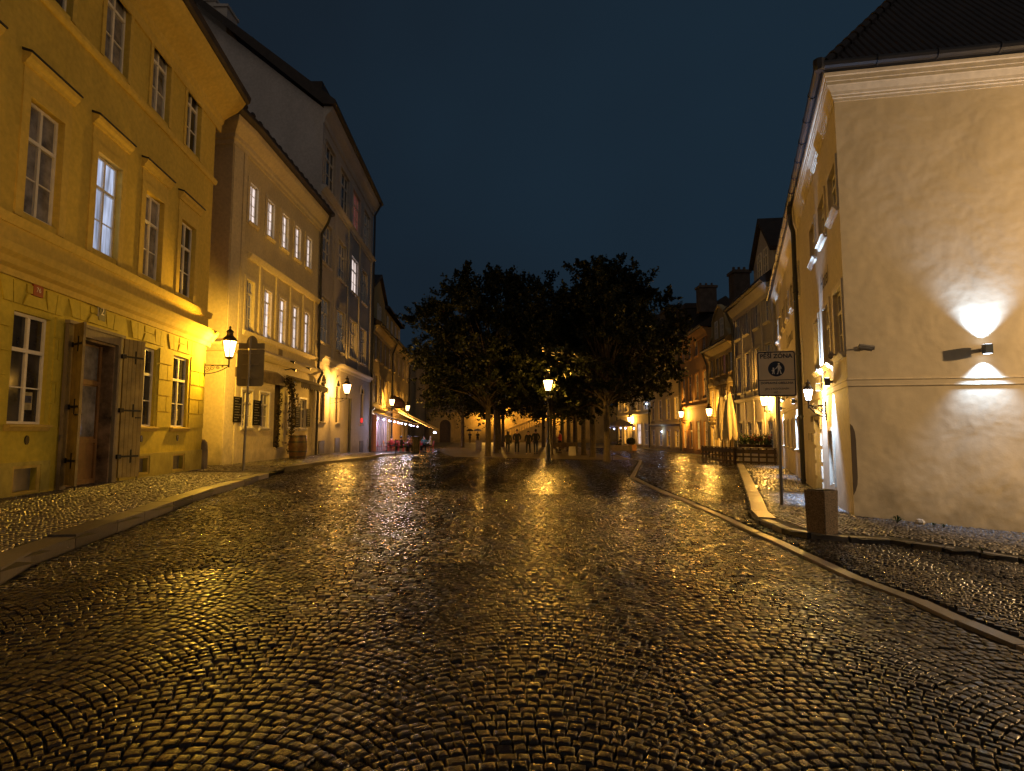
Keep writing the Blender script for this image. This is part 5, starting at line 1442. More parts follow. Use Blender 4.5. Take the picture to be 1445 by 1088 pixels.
mb = MB(); frus(mb, g, ux, uy, .135, .135, g.z+.701, g.z+.712); mb.build('soil', M_joint, T)
# barrel by the restaurant door
g = F2.p((F2.hit(397, 620)[0]), 0, .75); g.z = G(g.x, g.y)+.115
T = thing('barrel', 'dark wooden barrel with iron hoops standing by the restaurant door', 'barrel', g)
mb = MB(); mb.lathe(g, [(.33, 0), (.37, .2), (.4, .5), (.4, .62), (.37, .88), (.33, 1.05), (.29, 1.05), (.29, 1.0)], 20); mb.build('staves', mat('barrel_oak', (.09, .045, .02), .5, .4, 5, .5, 18), T, True)
for zz, r_ in ((.08, .352), (.32, .392), (.74, .394), (.97, .356)):
    mb = MB(); mb.lathe((g.x, g.y, g.z+zz-.03), [(r_, 0), (r_+.005, .03), (r_, .06)], 20); mb.build('hoop', M_metal, T, True)

# ------------------------------------------------------------------ leaves
def leafmesh(name, C, size, m, ori=None):
    n = len(C); d1 = rng.normal(size=(n, 3)); d1 /= np.linalg.norm(d1, axis=1)[:, None]
    d2 = rng.normal(size=(n, 3)); d2[:, 2] *= .5; d2 -= (d1*d2).sum(1)[:, None]*d1; d2 /= np.linalg.norm(d2, axis=1)[:, None]
    s = (size*rng.uniform(.6, 1.25, n))[:, None]
    nn = np.cross(d1, d2)
    v = np.stack([C-d1*s, C-d2*s*.75+nn*s*.18, C+d1*s, C+d2*s*.75+nn*s*.18], 1).reshape(-1, 3)
    F4 = np.arange(n*4).reshape(-1, 4)
    return mesh_np(name, v, F4, m, {'tone': np.repeat(rng.random(n), 4)})
def leaf_mat(name, c0, c1, tr=.35):
    m, N, L = nt(name); b = N['Principled BSDF']; b.inputs['Roughness'].default_value = .5; b.inputs['Specular IOR Level'].default_value = .35
    a = N.new('ShaderNodeAttribute'); a.attribute_name = 'tone'; r = N.new('ShaderNodeValToRGB')
    r.color_ramp.elements[0].color = (*c0, 1); r.color_ramp.elements[1].color = (*c1, 1)
    L.new(a.outputs['Fac'], r.inputs['Fac']); L.new(r.outputs['Color'], b.inputs['Base Color'])
    t = N.new('ShaderNodeBsdfTranslucent'); L.new(r.outputs['Color'], t.inputs['Color'])
    x = N.new('ShaderNodeMixShader'); x.inputs['Fac'].default_value = tr
    L.new(b.outputs[0], x.inputs[1]); L.new(t.outputs[0], x.inputs[2]); L.new(x.outputs[0], N['Material Output'].inputs['Surface'])
    return m
M_leaf = leaf_mat('maple_leaves', (.005, .008, .003), (.022, .028, .008))
M_bark = mat('grey_brown_bark', (.055, .042, .028), .85, .4, 5, 1.0, 14, bdist=.03)
def tree(name, label, x, y, H, R_, trunk_h, tr, nleaf, lean=(0, 0), asym=(1, 1), seed=1, shoots=0, group='trees of the square', ncl=120):
    g = Vector((x, y, G(x, y))); T = thing(name, label, 'tree', g, group)
    r_ = random.Random(seed); rg = np.random.default_rng(seed)
    cz = (H+trunk_h)/2+.2; rz = (H-trunk_h)/2+.1
    # boughs: cluster centres pushed to an uneven outline
    Cc = []
    for i in range(ncl):
        th = r_.uniform(0, 2*PI); cp = r_.uniform(-.85, 1); sp_ = math.sqrt(1-cp*cp)
        k = r_.uniform(.45, 1.0)**.6*(1+.13*math.sin(3*th+seed)+.17*math.sin(5*th+4*cp+seed))
        sx_ = asym[0] if math.cos(th) < 0 else asym[1]
        Cc.append((math.cos(th)*sp_*R_*k*sx_+lean[0]*.5, math.sin(th)*sp_*R_*k+lean[1]*.5, cz+cp*rz*k))
    mb = MB(); tp = Vector((g.x+lean[0]*.2, g.y, g.z+trunk_h))
    mb.tube([g-Vector((0, 0, .1)), g+Vector((0, 0, .12)), g+Vector((0.02, 0, trunk_h*.5)), tp, tp+Vector((lean[0]*.1, 0, rz*.8)), tp+Vector((0, 0, rz*1.5))], [tr*1.35, tr*1.05, tr*.88, tr*.85, tr*.5, tr*.15], 10)
    for i in range(0, ncl, 3):
        c = g+Vector(Cc[i]); s = tp+Vector((0, 0, max(-.3, min(rz*1.2, (c.z-tp.z)*.45*r_.uniform(.3, 1)))))
        m_ = s.lerp(c, .5)+Vector((r_.uniform(-.3, .3), r_.uniform(-.3, .3), r_.uniform(.0, .5)))
        mb.tube([s, s.lerp(m_, .5)+Vector((0, 0, .1)), m_, c], [tr*.32, tr*.24, tr*.15, .012], 6)
    mb.build('trunk', M_bark, T, True)
    cl = np.array(Cc); per = nleaf//ncl; P = []
    for c in cl:
        rad = rg.uniform(.45, .95)*R_/4.2
        # a bough is a few twig-like streaks of leaves
        nt_ = 5
        for k in range(nt_):
            d = rg.normal(size=3); d[2] = d[2]*.5+.15; d /= np.linalg.norm(d); out = np.array([c[0], c[1], (c[2]-cz)*.7]); out = out/(np.linalg.norm(out)+1e-6)
            d = d+out*.8; d /= np.linalg.norm(d); n_ = per//nt_
            t = rg.uniform(0, 1, n_)**.8; w_ = .21*rad*(1.25-t*.85)
            P.append(c+d*(t*rad*rg.uniform(1.3, 2.3))[:, None]+rg.normal(size=(n_, 3))*w_[:, None])
    for k in range(shoots):
        th = r_.uniform(0, 2*PI); q = np.array([math.cos(th)*R_*r_.uniform(.1, .75), math.sin(th)*R_*.4, H-.9]); hh = r_.uniform(.7, 1.7)
        n_ = int(90*hh); t = rg.uniform(0, 1, n_); P.append(q+np.stack([t*r_.uniform(-.2, .2), t*0, t*hh], 1)+rg.normal(size=(n_, 3))*.11)
    P = np.concatenate(P)
    o = leafmesh('crown', P, .105, M_leaf); o.parent = T
    return T
TL = tree('maple_tree', 'big dark round crowned tree left of the lamp post, its trunk nearest on the left', -1.5, 35.7, 10.9, 4.0, 2.5, .2, 42000, asym=(1.05, 1.05), seed=3, shoots=12, ncl=170)
TR = tree('maple_tree', 'big dark tree right of the lamp post, crown reaching furthest right', 5.3, 32.0, 9.9, 3.9, 2.6, .2, 46000, asym=(1.2, .92), seed=8, shoots=14, ncl=170)
tb = tree('maple_tree', 'tree directly behind the nearest left hand tree', -1.25, 44.5, 11.6, 4.3, 2.6, .22, 17000, seed=12, shoots=3)
tc_ = tree('maple_tree', 'second trunk from the right in the right hand row', 5.15, 36.6, 10.6, 3.9, 2.7, .2, 17000, seed=21, shoots=3)
def place(src, x, y, rz, label, s=1.0):
    o = dup(src); o.location = (x, y, G(x, y)); o.rotation_euler = (0, 0, rz); o.scale = (s, s, s); o['label'] = label; return o
for k, (x, y, s, lb) in enumerate([(-1.2, 53, .95, 'third tree back in the left hand row'), (-1.0, 63, .9, 'most distant tree of the left hand row'), (5.0, 39.9, .92, 'third trunk from the right in the right hand row'), (4.8, 43.4, .9, 'fourth trunk from the right in the right hand row'),
    (4.7, 47.5, .95, 'fifth trunk from the right in the right hand row'), (4.6, 52.5, .92, 'sixth trunk from the right in the right hand row'), (4.3, 58, .9, 'seventh trunk from the right, between the red jacket and the wall'), (3.4, 62, .9, 'thin distant trunk just right of the lamp post'), (1.9, 38.8, .0, ''), (-5.2, 60, .95, 'dark tree at the left edge of the tree mass, in front of the stone tower')]):
    if s > 0: place(tb if k % 2 else tc_, x, y, k*1.3+.4, lb, s)
place(tb, 2.72, 41, 2.2, 'tree in the middle behind the lamp post, hidden by the near crowns', 1.02)

# garland round the restaurant door, flowers, planters, weeds
M_vine = leaf_mat('garland_leaves', (.02, .02, .008), (.09, .06, .02))
M_grn = leaf_mat('plant_leaves', (.03, .05, .012), (.10, .14, .04))
M_red = leaf_mat('geranium_petals', (.30, .03, .02), (.55, .10, .05), .2)
ud0, ud1 = du[0]-.02, du[1]+.25; pts = []
path = [F2.p(ud1, .6, .25), F2.p(ud1-.05, 2.0, .3), F2.p(ud1, 3.2, .3), F2.p(ud1-.35, 3.75, .3), F2.p((ud0+ud1)/2, 3.9, .3)]
path2 = [F2.p(ud0-.05, .9, .2), F2.p(ud0-.08, 2.2, .22), F2.p(ud0, 3.3, .25)]
for P_, n_, wdt in ((path, 800, .09), (path2, 250, .05)):
    for _ in range(n_):
        t = random.random()*(len(P_)-1); i = int(t); q = P_[i].lerp(P_[i+1], t-i); pts.append((q.x+random.gauss(0, wdt), q.y+random.gauss(0, wdt), q.z+random.gauss(0, wdt)))
gq = F2.p(ud1, .44, .3); T = thing('door_garland', 'dark leafy garland climbing round the restaurant doorway above the barrel', 'plant', gq)
o = leafmesh('leaves', np.array(pts)-np.array(gq), .06, M_vine); o.parent = T
mb = MB(); mb.tube(path, .02, 5); mb.tube(path2, .015, 5); mb.build('stem', M_bark, T)

def bush(name, label, cat, c, R_, h, m, n_, size=.04, group=None, extra=None):
    T = thing(name, label, cat, c, group)
    P = rng.normal(size=(n_, 3))*np.array([R_*.5, R_*.5, h*.3])+np.array([0, 0, h*.5]); P[:, 2] = np.abs(P[:, 2])
    o = leafmesh('foliage', P, size, m); o.parent = T
    if extra:
        Q = rng.normal(size=(n_//4, 3))*np.array([R_*.5, R_*.5, h*.2])+np.array([0, 0, h*.75]); o = leafmesh('flowers', Q, size*.9, extra); o.parent = T
    mb = MB()
    for k in range(5): a = k*1.3; mb.tube([c, (c[0]+R_*.4*math.cos(a), c[1]+R_*.4*math.sin(a), c[2]+h*.6)], .006, 4)
    mb.build('stems', M_bark, T)
    return T
def weed(px, py, r_, h, label):
    g = gp(px, py, .08); T = thing('weed', label, 'weed', g, 'weeds along the wall foot'); vs = MB()
    for k in range(9):
        a = k*.7+random.random()*.4; l = r_*random.uniform(.6, 1.1); e = Vector((math.cos(a), math.sin(a), 0)); s = Vector((-e.y, e.x, 0))*l*.13; hh = h*random.uniform(.5, 1)
        p0 = g; p1 = g+e*l*.5+Vector((0, 0, hh)); p2 = g+e*l+Vector((0, 0, hh*.75))
        vs.add([p0, p1-s, p2, p1+s], [(0, 1, 2, 3)])
    vs.build('leaves', M_grn, T); mb = MB(); mb.tube([g-Vector((0, 0, .03)), g+Vector((0, 0, .03))], .01, 5); mb.build('root', M_bark, T)
weed(1266, 738, .17, .13, 'leafy green weed at the foot of the blank side wall'); weed(1318, 742, .1, .06, 'tiny grass tuft right of the pale stone by the side wall'); weed(1332, 744, .09, .07, 'second tiny grass tuft, furthest right along the side wall'); weed(1386, 778, .1, .06, 'low grass growing on the kerb edge in the right foreground')
g = gp(1298, 739, .08); mb = MB(); mb.lathe(g, [(.07, -.02), (.085, .03), (.06, .07), (.02, .085)], 7, .3); single('loose_stone', mb, P_walltrim, 'pale loose stone lying against the side wall beside the weed', 'stone', g, None, True)
g = gp(82, 774); mb = MB(); mb.add([g+Vector(v) for v in [(-.1, 0, .01), (.0, -.05, .015), (.12, .0, .01), (.02, .07, .02), (0, 0, .07), (.05, .01, .05)]], [(0, 1, 4), (1, 2, 5), (1, 5, 4), (2, 3, 5), (3, 0, 4), (3, 4, 5), (0, 3, 2, 1)]); single('crumpled_paper', mb, M_white, 'crumpled white paper lying in the gutter against the left kerb', 'litter', g)

# floodlights and a small vent on the restaurant house
for k, (px, py) in enumerate([(400, 511), (402, 522), (424, 520)]):
    u, z = F2.hit(px, py); mb = MB(); mb.tube([F2.p(u, z, .0), F2.p(u, z+.05, .3), F2.p(u+.02, z-.02, .5)], [.02, .03, .07], 8); mb.build('floodlight', M_black, B2)
u, z = F2.hit(395, 500); mb = MB(); F2.box(mb, u-.2, u+.2, z-.22, z+.22, 0, .03); mb.build('vent_grille', M_stone, B2)

# ------------------------------------------------------------------ people
M_skin = mat('skin', (.42, .24, .16), .6, .05, 5); M_hair = mat('dark_hair', (.02, .014, .01), .6, .2, 20); M_hairg = mat('grey_hair', (.4, .38, .34), .7, .1, 20)
M_blk = mat('black_cloth', (.012, .012, .014), .85, .2, 8); M_dkg = mat('dark_olive_cloth', (.035, .032, .02), .85, .2, 8); M_jean = mat('dark_denim', (.025, .03, .045), .8, .2, 10); M_redc = mat('red_cloth', (.38, .03, .02), .8, .15, 8); M_whc = mat('pale_cloth', (.5, .47, .42), .8, .1, 8); M_shoe = mat('light_shoe', (.35, .33, .3), .6, .1, 10)
def skin(chains, lvl=1):
    """chains of (point, radius) that share points -> one smooth continuous mesh"""
    vs, es, rs = [], [], []
    def idx(p, r):
        for i, q in enumerate(vs):
            if (q-p).length < 1e-4: return i
        vs.append(p); rs.append(r); return len(vs)-1
    for ch in chains:
        last = None
        for p, r in ch:
            i = idx(Vector(p), r)
            if last is not None and last != i: es.append((last, i))
            last = i
    me = bpy.data.meshes.new('s'); me.from_pydata(vs, es, []); ob = bpy.data.objects.new('s', me); COL.objects.link(ob)
    md = ob.modifiers.new('k', 'SKIN'); md.use_smooth_shade = True
    sv = me.skin_vertices[0].data
    for i, r in enumerate(rs): sv[i].radius = (r, r) if not isinstance(r, tuple) else r
    sv[0].use_root = True
    if lvl: s = ob.modifiers.new('u', 'SUBSURF'); s.levels = lvl; s.render_levels = lvl
    bpy.context.view_layer.update(); dg = bpy.context.evaluated_depsgraph_get()
    out = bpy.data.meshes.new_from_object(ob.evaluated_get(dg)); bpy.data.objects.remove(ob); bpy.data.meshes.remove(me)
    return out
def person(label, x, y, z, rz, h=1.74, arms='down', stride=.12, seat=False, top=M_blk, legs=M_jean, hair=M_hair, long_hair=False, coat=.0, group=None, shoe=M_black, lean=0.0, bag=False):
    T = thing('person', label, 'person', (x, y, z), group); k = h/1.74
    V = lambda a, b, c: Vector((a, b, c))*k
    pz = .52 if seat else .93
    pel = V(0, 0, pz); wst = V(0, lean*.3, pz+.16); ch = V(0, lean*.8, pz+.38); nk = V(0, lean, pz+.56); hb = V(0, lean+.01, pz+.63); hc = V(0, lean+.025, pz+.72); ht = V(0, lean+.01, pz+.79)
    scn = V(0, lean*.9, pz+.475)
    body = [[(pel, (.15*k, .11*k)), (wst, (.135*k, .10*k)), (ch, (.155*k, .115*k)), (scn, (.1*k, .08*k)), (nk, (.058*k, .058*k)), (hb, (.062*k, .068*k)), (hc, (.078*k, .092*k)), (ht, (.055*k, .066*k))]]
    armc, legc = [], []
    for s in (-1, 1):
        if seat: hip, kn, an, toe = V(s*.1, .02, pz-.02), V(s*.13, .44, pz), V(s*.13, .42, .09), V(s*.14, .58, .04)
        else:
            f = stride*s; hip, kn, an, toe = V(s*.095, 0, pz-.06), V(s*.1, f*.8+.03, .49), V(s*.1, f*1.5-.02, .085), V(s*.115, f*1.5+.15, .035)
        legc.append([(pel, .13*k), (hip, .095*k), (kn, .065*k), (an, .042*k)]); body.append([(pel, (.15*k, .11*k)), (hip, .085*k), (kn, .055*k), (an, .038*k), (toe, .032*k)])
        sh = V(s*.175, lean*.9, pz+.475)
        if arms == 'down': el, ha = V(s*.25, lean*.6-.04-s*stride*.3, pz+.22), V(s*.25, lean*.4+.05-s*stride*.6, pz-.02)
        elif arms == 'up': el, ha = V(s*.27, .18, pz+.33), V(s*.09, .32, pz+.62)
        elif arms == 'hip': el, ha = V(s*.265, -.07, pz+.24), V(s*.185, .09, pz+.04)
        elif arms == 'fold': el, ha = V(s*.25, .03, pz+.25), V(s*.04, .22, pz+.25)
        else: el, ha = V(s*.25, .12, pz+.25), V(s*.14, .38, pz+.24)
        d = (ha-el).normalized(); side = V(s, 0, 0).normalized()
        body.append([(scn, (.1*k, .08*k)), (sh, .058*k), (el, .042*k), (ha, .03*k), (ha+d*.075*k, .02*k)])
        armc.append([(scn, (.11*k, .09*k)), (sh, .072*k), (el, .057*k), (ha-d*.02*k, .043*k)])
        # fingers: four and a thumb, as short chains rooted in the palm
        for j, (o, l) in enumerate([(-.024, .055), (-.008, .068), (.008, .062), (.024, .05)]):
            q = ha+d*.07*k+side.cross(d)*o*k; body.append([(ha+d*.075*k, .02*k), (q, .009*k), (q+d*l*k-side*.012*k, .007*k)])
        body.append([(ha, .03*k), (ha+d*.03*k-side*.035*k, .01*k), (ha+d*.065*k-side*.04*k, .008*k)])
    me = skin(body)
    o = bpy.data.objects.new('body', me); COL.objects.link(o); me.materials.append(M_skin); o.parent = T
    hem = V(0, 0, pz-.06-coat)
    ja = [[(hem, (.155*k, .12*k)), (pel+V(0, 0, .02), (.165*k, .13*k)), (wst, (.155*k, .125*k)), (ch, (.172*k, .135*k)), (scn, (.11*k, .09*k)), (nk-V(0, 0, .02), (.07*k, .07*k))]]+armc
    me = skin(ja, 2); me.materials.append(top); o = bpy.data.objects.new('jacket', me); COL.objects.link(o); o.parent = T
    me = skin(legc); me.materials.append(legs); o = bpy.data.objects.new('trousers', me); COL.objects.link(o); o.parent = T
    T.rotation_euler = (0, 0, 0)
    mb = MB(); w = Vector((x, y, z)); c = hc+w
    mb.lathe((c.x, c.y-.038*k, c.z-.02*k), [(.06*k, -.07*k), (.088*k, -.02*k), (.094*k, .05*k), (.07*k, .1*k), (.02*k, .122*k)], 12, 0, 1.1)
    if long_hair: mb.lathe((c.x, c.y-.06*k, c.z-.2*k), [(.05*k, -.06*k), (.085*k, 0), (.09*k, .16*k)], 10)
    mb.build('hair', hair, T, True)
    mb = MB(); mb.lathe((c.x, c.y+.10*k, c.z-.02*k), [(.008*k, .03*k), (.016*k, 0), (.006*k, -.01*k)], 6); mb.build('nose', M_skin, T, True)
    for s in (-1, 1):
        e = c+V(s*.032, .088, .006); mb = MB(); mb.lathe(e, [(.004*k, -.01*k), (.012*k, 0), (.004*k, .01*k)], 6); mb.build('eye', M_black, T)
        if seat: a_, b_ = V(s*.13, .38, .05), V(s*.14, .62, .035)
        else: f = stride*s; a_, b_ = V(s*.1, f*1.5-.06, .05), V(s*.115, f*1.5+.18, .035)
        mb = MB(); mb.tube([w+a_-V(0, .0, 0), w+a_.lerp(b_, .5), w+b_], [.05*k, .05*k, .03*k], 8); mb.build('shoe', shoe, T, True)
    if bag:
        mb = MB(); q = w+V(.2, -.1, pz+.02); mb.box(q.x-.07, q.x+.07, q.y-.12, q.y+.12, q.z-.14, q.z+.1); mb.tube([q+V(0, 0, .1), w+V(-.12, -.05, pz+.53)], .012, 5); mb.build('shoulder_bag', M_blk, T)
    T.rotation_euler = (0, 0, rz)
    return T
def ppx(px, py, off=0): g = gp(px, py, off); return g.x, g.y, g.z
W = 'people walking under the trees'
x, y, z = ppx(716.7, 641); person('person in a dark open coat with a shoulder bag, leftmost of the four walkers', x, y, z, .15, 1.66, 'down', .14, top=M_dkg, legs=M_blk, long_hair=True, coat=.15, bag=True, group=W)
x, y, z = ppx(729.5, 641); person('person in black with raised elbows, second from the left of the four walkers', x, y, z, PI, 1.80, 'hip', .05, top=M_blk, legs=M_blk, group=W)
x, y, z = ppx(745.5, 641.3); person('person in a bulky black jacket and pale shoes, third of the four walkers', x, y, z, PI-.2, 1.69, 'down', .12, top=M_blk, legs=M_blk, shoe=M_shoe, coat=.05, group=W)
x, y, z = ppx(756, 641); person('person in an olive jacket with hands in pockets, rightmost of the four walkers', x, y, z, .1, 1.82, 'hip', .08, top=M_dkg, legs=M_jean, group=W)
x, y, z = ppx(790.5, 639.5); person('person in a red jacket among the right hand tree trunks', x, y, z, 1.2, 1.74, 'fold', .06, top=M_redc, legs=M_blk)
def umbrella(label, x, y, z, R_, m, group=None):
    T = thing('umbrella', label, 'umbrella', (x, y, z), group); mb = MB(); n = 8; mb.v.append((x, y, z+.95))
    for ring, (rr, zz) in enumerate([(.5, .88), (.85, .74), (1.0, .6)]):
        for k in range(n*2): t = PI*k/n; sc_ = 1 if k % 2 == 0 else .93; mb.v.append((x+R_*rr*sc_*math.cos(t), y+R_*rr*sc_*math.sin(t), z+zz+(.03 if k % 2 else 0)))
    N2 = n*2
    for k in range(N2): mb.f.append((0, 1+k, 1+(k+1) % N2)); mb.mi.append(0)
    for r_ in range(2):
        for k in range(N2): a = 1+r_*N2+k; b = 1+r_*N2+(k+1) % N2; mb.f.append((a, a+N2, b+N2, b)); mb.mi.append(0)
    mb.build('canopy', m, T)
    mb = MB(); mb.tube([(x, y, z-.05), (x, y, z+1.0)], .01, 6); mb.tube([(x, y, z-.05), (x+.03, y, z-.1), (x+.06, y, z-.06)], .014, 6); mb.build('shaft', M_iron, T)
x, y, z = ppx(653.5, 626); person('person in a dark coat standing without umbrella before the stone wall', x, y, z, -1.2, 1.76, 'fold', .05, top=M_blk, legs=M_blk, coat=.2, group='distant people by the stone wall')
x, y, z = ppx(663, 625.5); person('person under the black umbrella by the stone wall', x, y, z, .3, 1.7, 'fold', .06, top=M_blk, legs=M_blk, coat=.2, group='distant people by the stone wall'); umbrella('open black umbrella held by the middle distant figure', x, y+.1, z+1.15, .55, M_blk)
x, y, z = ppx(674, 626); person('person under the light patterned umbrella behind the litter bin', x, y, z, .3, 1.7, 'fold', .06, top=M_dkg, legs=M_blk, group='distant people by the stone wall'); umbrella('open grey and white umbrella right of the black one', x, y+.1, z+1.15, .6, mat('grey_white_cloth', (.3, .28, .25), .7, .7, 3))

# ------------------------------------------------------------------ street furniture in the square
g = gp(675.5, 636); T = thing('litter_bin', 'pale concrete litter bin left of the nearest left hand trunk', 'litter bin', g)
mb = MB(); mb.box(g.x-.25, g.x+.25, g.y-.25, g.y+.25, g.z-.05, g.z+.8); mb.build('body', M_stone, T); mb = MB(); mb.box(g.x-.3, g.x+.3, g.y-.3, g.y+.3, g.z+.8, g.z+.88); mb.build('lid', M_stone, T)
def bench(label, x, y, rz=0, grp='benches under the trees'):
    T = thing('park_bench', label, 'bench', (x, y, G(x, y)), grp); z = G(x, y)
    for k in range(3): 
        if k == 0: s = MB(); s.box(x-.85, x+.85, y-.22, y+.2, z+.41, z+.45); s.build('seat', M_woodd, T)
        elif k == 1: s = MB(); s.hexa([(x-.85, y+.22, z+.5), (x+.85, y+.22, z+.5), (x+.85, y+.25, z+.5), (x-.85, y+.25, z+.5), (x-.85, y+.3, z+.85), (x+.85, y+.3, z+.85), (x+.85, y+.33, z+.85), (x-.85, y+.33, z+.85)]); s.build('backrest', M_woodd, T)
    for sx_ in (-.7, .7):
        s = MB(); s.tube([(x+sx_, y-.2, z), (x+sx_, y-.15, z+.4), (x+sx_, y+.18, z+.4), (x+sx_, y+.31, z+.84)], .025, 6); s.tube([(x+sx_, y+.28, z), (x+sx_, y+.16, z+.4)], .025, 6); s.build('leg', M_iron, T)
    T.rotation_euler.z = rz
bench('dark bench right of the nearest right hand trunk', 6.4, 33.5, .3); bench('dark bench between the trunks of the right hand row', 3.9, 41, .2)
g = gp(807.5, 643); T = thing('sandwich_board', 'small pale folding board standing between the right hand trunks', 'sign board', g)
for s in (-1, 1):
    mb = MB(); mb.hexa([(g.x-.25, g.y+s*.22, g.z), (g.x+.25, g.y+s*.22, g.z), (g.x+.25, g.y+s*.2, g.z), (g.x-.25, g.y+s*.2, g.z), (g.x-.22, g.y+s*.03, g.z+.62), (g.x+.22, g.y+s*.03, g.z+.62), (g.x+.22, g.y+s*.01, g.z+.62), (g.x-.22, g.y+s*.01, g.z+.62)]); mb.build('panel', M_whc, T)

# ------------------------------------------------------------------ terrace, left
VIO = (.70, .68, 1.0)
z_at = lambda F, px, py: F.hit(px, py)[1]
M_aw1 = mat('white_awning_cloth', (.5, .42, .4), .8, .15, 4); M_aw2 = mat('cream_awning_cloth', (.5, .38, .2), .8, .15, 4)
def awning(F, B, u0, u1, zw, d, zf, m, name='awning'):
    mb = MB(); mb.hexa([F.p(u0, zw-.03, .05), F.p(u1, zw-.03, .05), F.p(u1, zf-.03, d), F.p(u0, zf-.03, d), F.p(u0, zw, .05), F.p(u1, zw, .05), F.p(u1, zf, d), F.p(u0, zf, d)])
    n_ = 12
    for i in range(n_):
        a = u0+(u1-u0)*i/n_; b = u0+(u1-u0)*(i+1)/n_; F.poly(mb, [(a+.01, zf-.03), (a+.01, zf-.18), ((a+b)/2, zf-.24), (b-.01, zf-.18), (b-.01, zf-.03)], d-.01, d+.01)
    A = mb.build(name, m, B)
    for uu in (u0+.05, u1-.05):
        mb = MB(); mb.tube([F.p(uu, zw-.05, .05), F.p(uu, zf-.04, d-.05)], .03, 6); mb.build('awning_arm', M_iron, A)
    return A
A1 = awning(F4, B4, .5, 6.6, 3.15, 3.0, 2.35, M_aw1)
A2 = awning(F5, B5, .5, 7.5, 3.95, 4.1, 1.95, M_aw2)
def bulbs(label, pts, strength=40, col=VIO, rad=.05, light=0, cat='string lights', grp='strings of fairy lights'):
    T = thing('string_lights', label, cat, pts[0], grp); mb = MB(); mb.tube(pts, .01, 4); mb.build('cable', M_black, T)
    m = emis('bulb_violet', col, strength) if col == VIO else emis('bulb_'+str(round(col[2], 1)).replace('.', '_'), col, strength)
    for p in pts:
        b = MB(); b.lathe((p[0], p[1], p[2]-rad*1.2), [(rad*.4, -rad), (rad, 0), (rad*.5, rad)], 7); b.build('bulb', m, T, True)
    if light:
        a, b = Vector(pts[0]), Vector(pts[-1])
        for f in (.2, .8): q = a.lerp(b, f); point(T, (q.x, q.y, q.z-.25), light, col, .15)
bulbs('violet white bulbs strung under the near end of the red terrace awning', [F4.p(.4+.1*k, 2.75-.09*k, .4+.42*k) for k in range(7)], 30, light=110)
bulbs('violet white bulbs strung along the second bay of the red terrace', [F4.p(5.8, 2.65-.07*k, .6+.34*k) for k in range(8)], 30, light=70)
bulbs('row of small violet bulbs at the outer tip of the orange lit awning', [F5.p(.6+.5*k, 1.62, 4.1) for k in range(6)], 14)
STR = emis('orange_light_strip', (1.0, .42, .08), 26)
for (a0, a1, dz) in [(.6, 3.7, -.08), (2.2, 3.9, -.12)]:
    mb = MB(); zz0 = 3.95-2.0*(a0/4.1); zz1 = 3.95-2.0*(a1/4.1); u_ = .9 if dz > -.1 else 2.6
    mb.tube([F5.p(u_, zz0+dz, a0), F5.p(u_, zz1+dz, a1)], .025, 6); s = mb.build('light_strip', STR, A2)
point(B5, F5.p(2.0, 2.3, 2.2), 220, (1.0, .5, .14), .2); point(B5, F5.p(5.0, 2.3, 2.2), 70, (1.0, .5, .14), .2)
# shop front under the awning: pale posts with dark glass between
M_post = mat('pale_pink_paint', (.55, .42, .42), .6, .08, 4); M_redv = mat('red_varnish', (.42, .03, .04), .35, .1, 5)
mb = MB()
for k in range(7): u = .35+k*1.0; F4.box(mb, u, u+.42, .0, 2.9, 0, .16)
mb.build('shop_pilaster', M_post, B4)
mb = MB(); F4.box(mb, .0, .1, -.1, 3.0, 0, .35); mb.build('terrace_screen', mat('pink_screen', (.5, .22, .22), .5, .1, 4), B4)
mb = MB(); F5.box(mb, .5, 6, .0, 2.8, 0, .1); mb.build('shop_front', mat('amber_shop_wood', (.42, .25, .12), .6, .25, 2), B5)
# dark round hood over the second awning
mb = MB(); q = F5.p(1.2, 4.0, 0); nn3 = Vector((F5.n.x, F5.n.y, 0)); uu3 = Vector((F5.u.x, F5.u.y, 0)); prev = None
for i in range(7):
    a = PI/2*i/6; ring = [q+nn3*(1.3*math.sin(PI*j/10)*math.cos(a))+uu3*(-1.5*math.cos(PI*j/10)*math.cos(a))+Vector((0, 0, 1.2*math.sin(a))) for j in range(11)]
    if prev:
        for j in range(10): mb.quad(prev[j], prev[j+1], ring[j+1], ring[j])
    prev = ring
mb.build('round_hood', mat('dark_red_canvas', (.06, .025, .015), .8, .2, 6), B5)
def chair_proto(m, label, grp):
    T = thing('cafe_chair', label, 'chair', (0, 0, 0), grp)
    s = MB(); s.box(-.2, .2, -.2, .2, .43, .46); s.build('seat', m, T)
    s = MB(); s.hexa([(-.2, -.2, .5), (.2, -.2, .5), (.2, -.175, .5), (-.2, -.175, .5), (-.19, -.27, .9), (.19, -.27, .9), (.19, -.245, .9), (-.19, -.245, .9)]); s.build('backrest', m, T)
    for a in (-.17, .17):
        for b in (-.17, .17): s = MB(); s.tube([(a, b, .43), (a*1.12, b*1.15, 0)], .016, 5); s.build('leg', m, T)
    return T
def table_proto(m, grp):
    T = thing('cafe_table', 'x', 'table', (0, 0, 0), grp)
    s = MB(); s.box(-.36, .36, -.36, .36, .72, .75); s.build('table_top', m, T)
    s = MB(); s.tube([(0, 0, .72), (0, 0, .03)], .03, 6); s.build('leg', M_iron, T); s = MB(); s.box(-.25, .25, -.25, .25, 0, .03); s.build('foot', M_iron, T)
    return T
def put(o, x, y, rz, label, z=None):
    o.location = (x, y, G(x, y)+.0 if z is None else z); o.rotation_euler = (0, 0, rz); o['label'] = label; return o
ch = chair_proto(M_redv, 'x', 'red chairs of the terrace'); tb_ = table_proto(M_woodd, 'tables of the terrace')
first = True
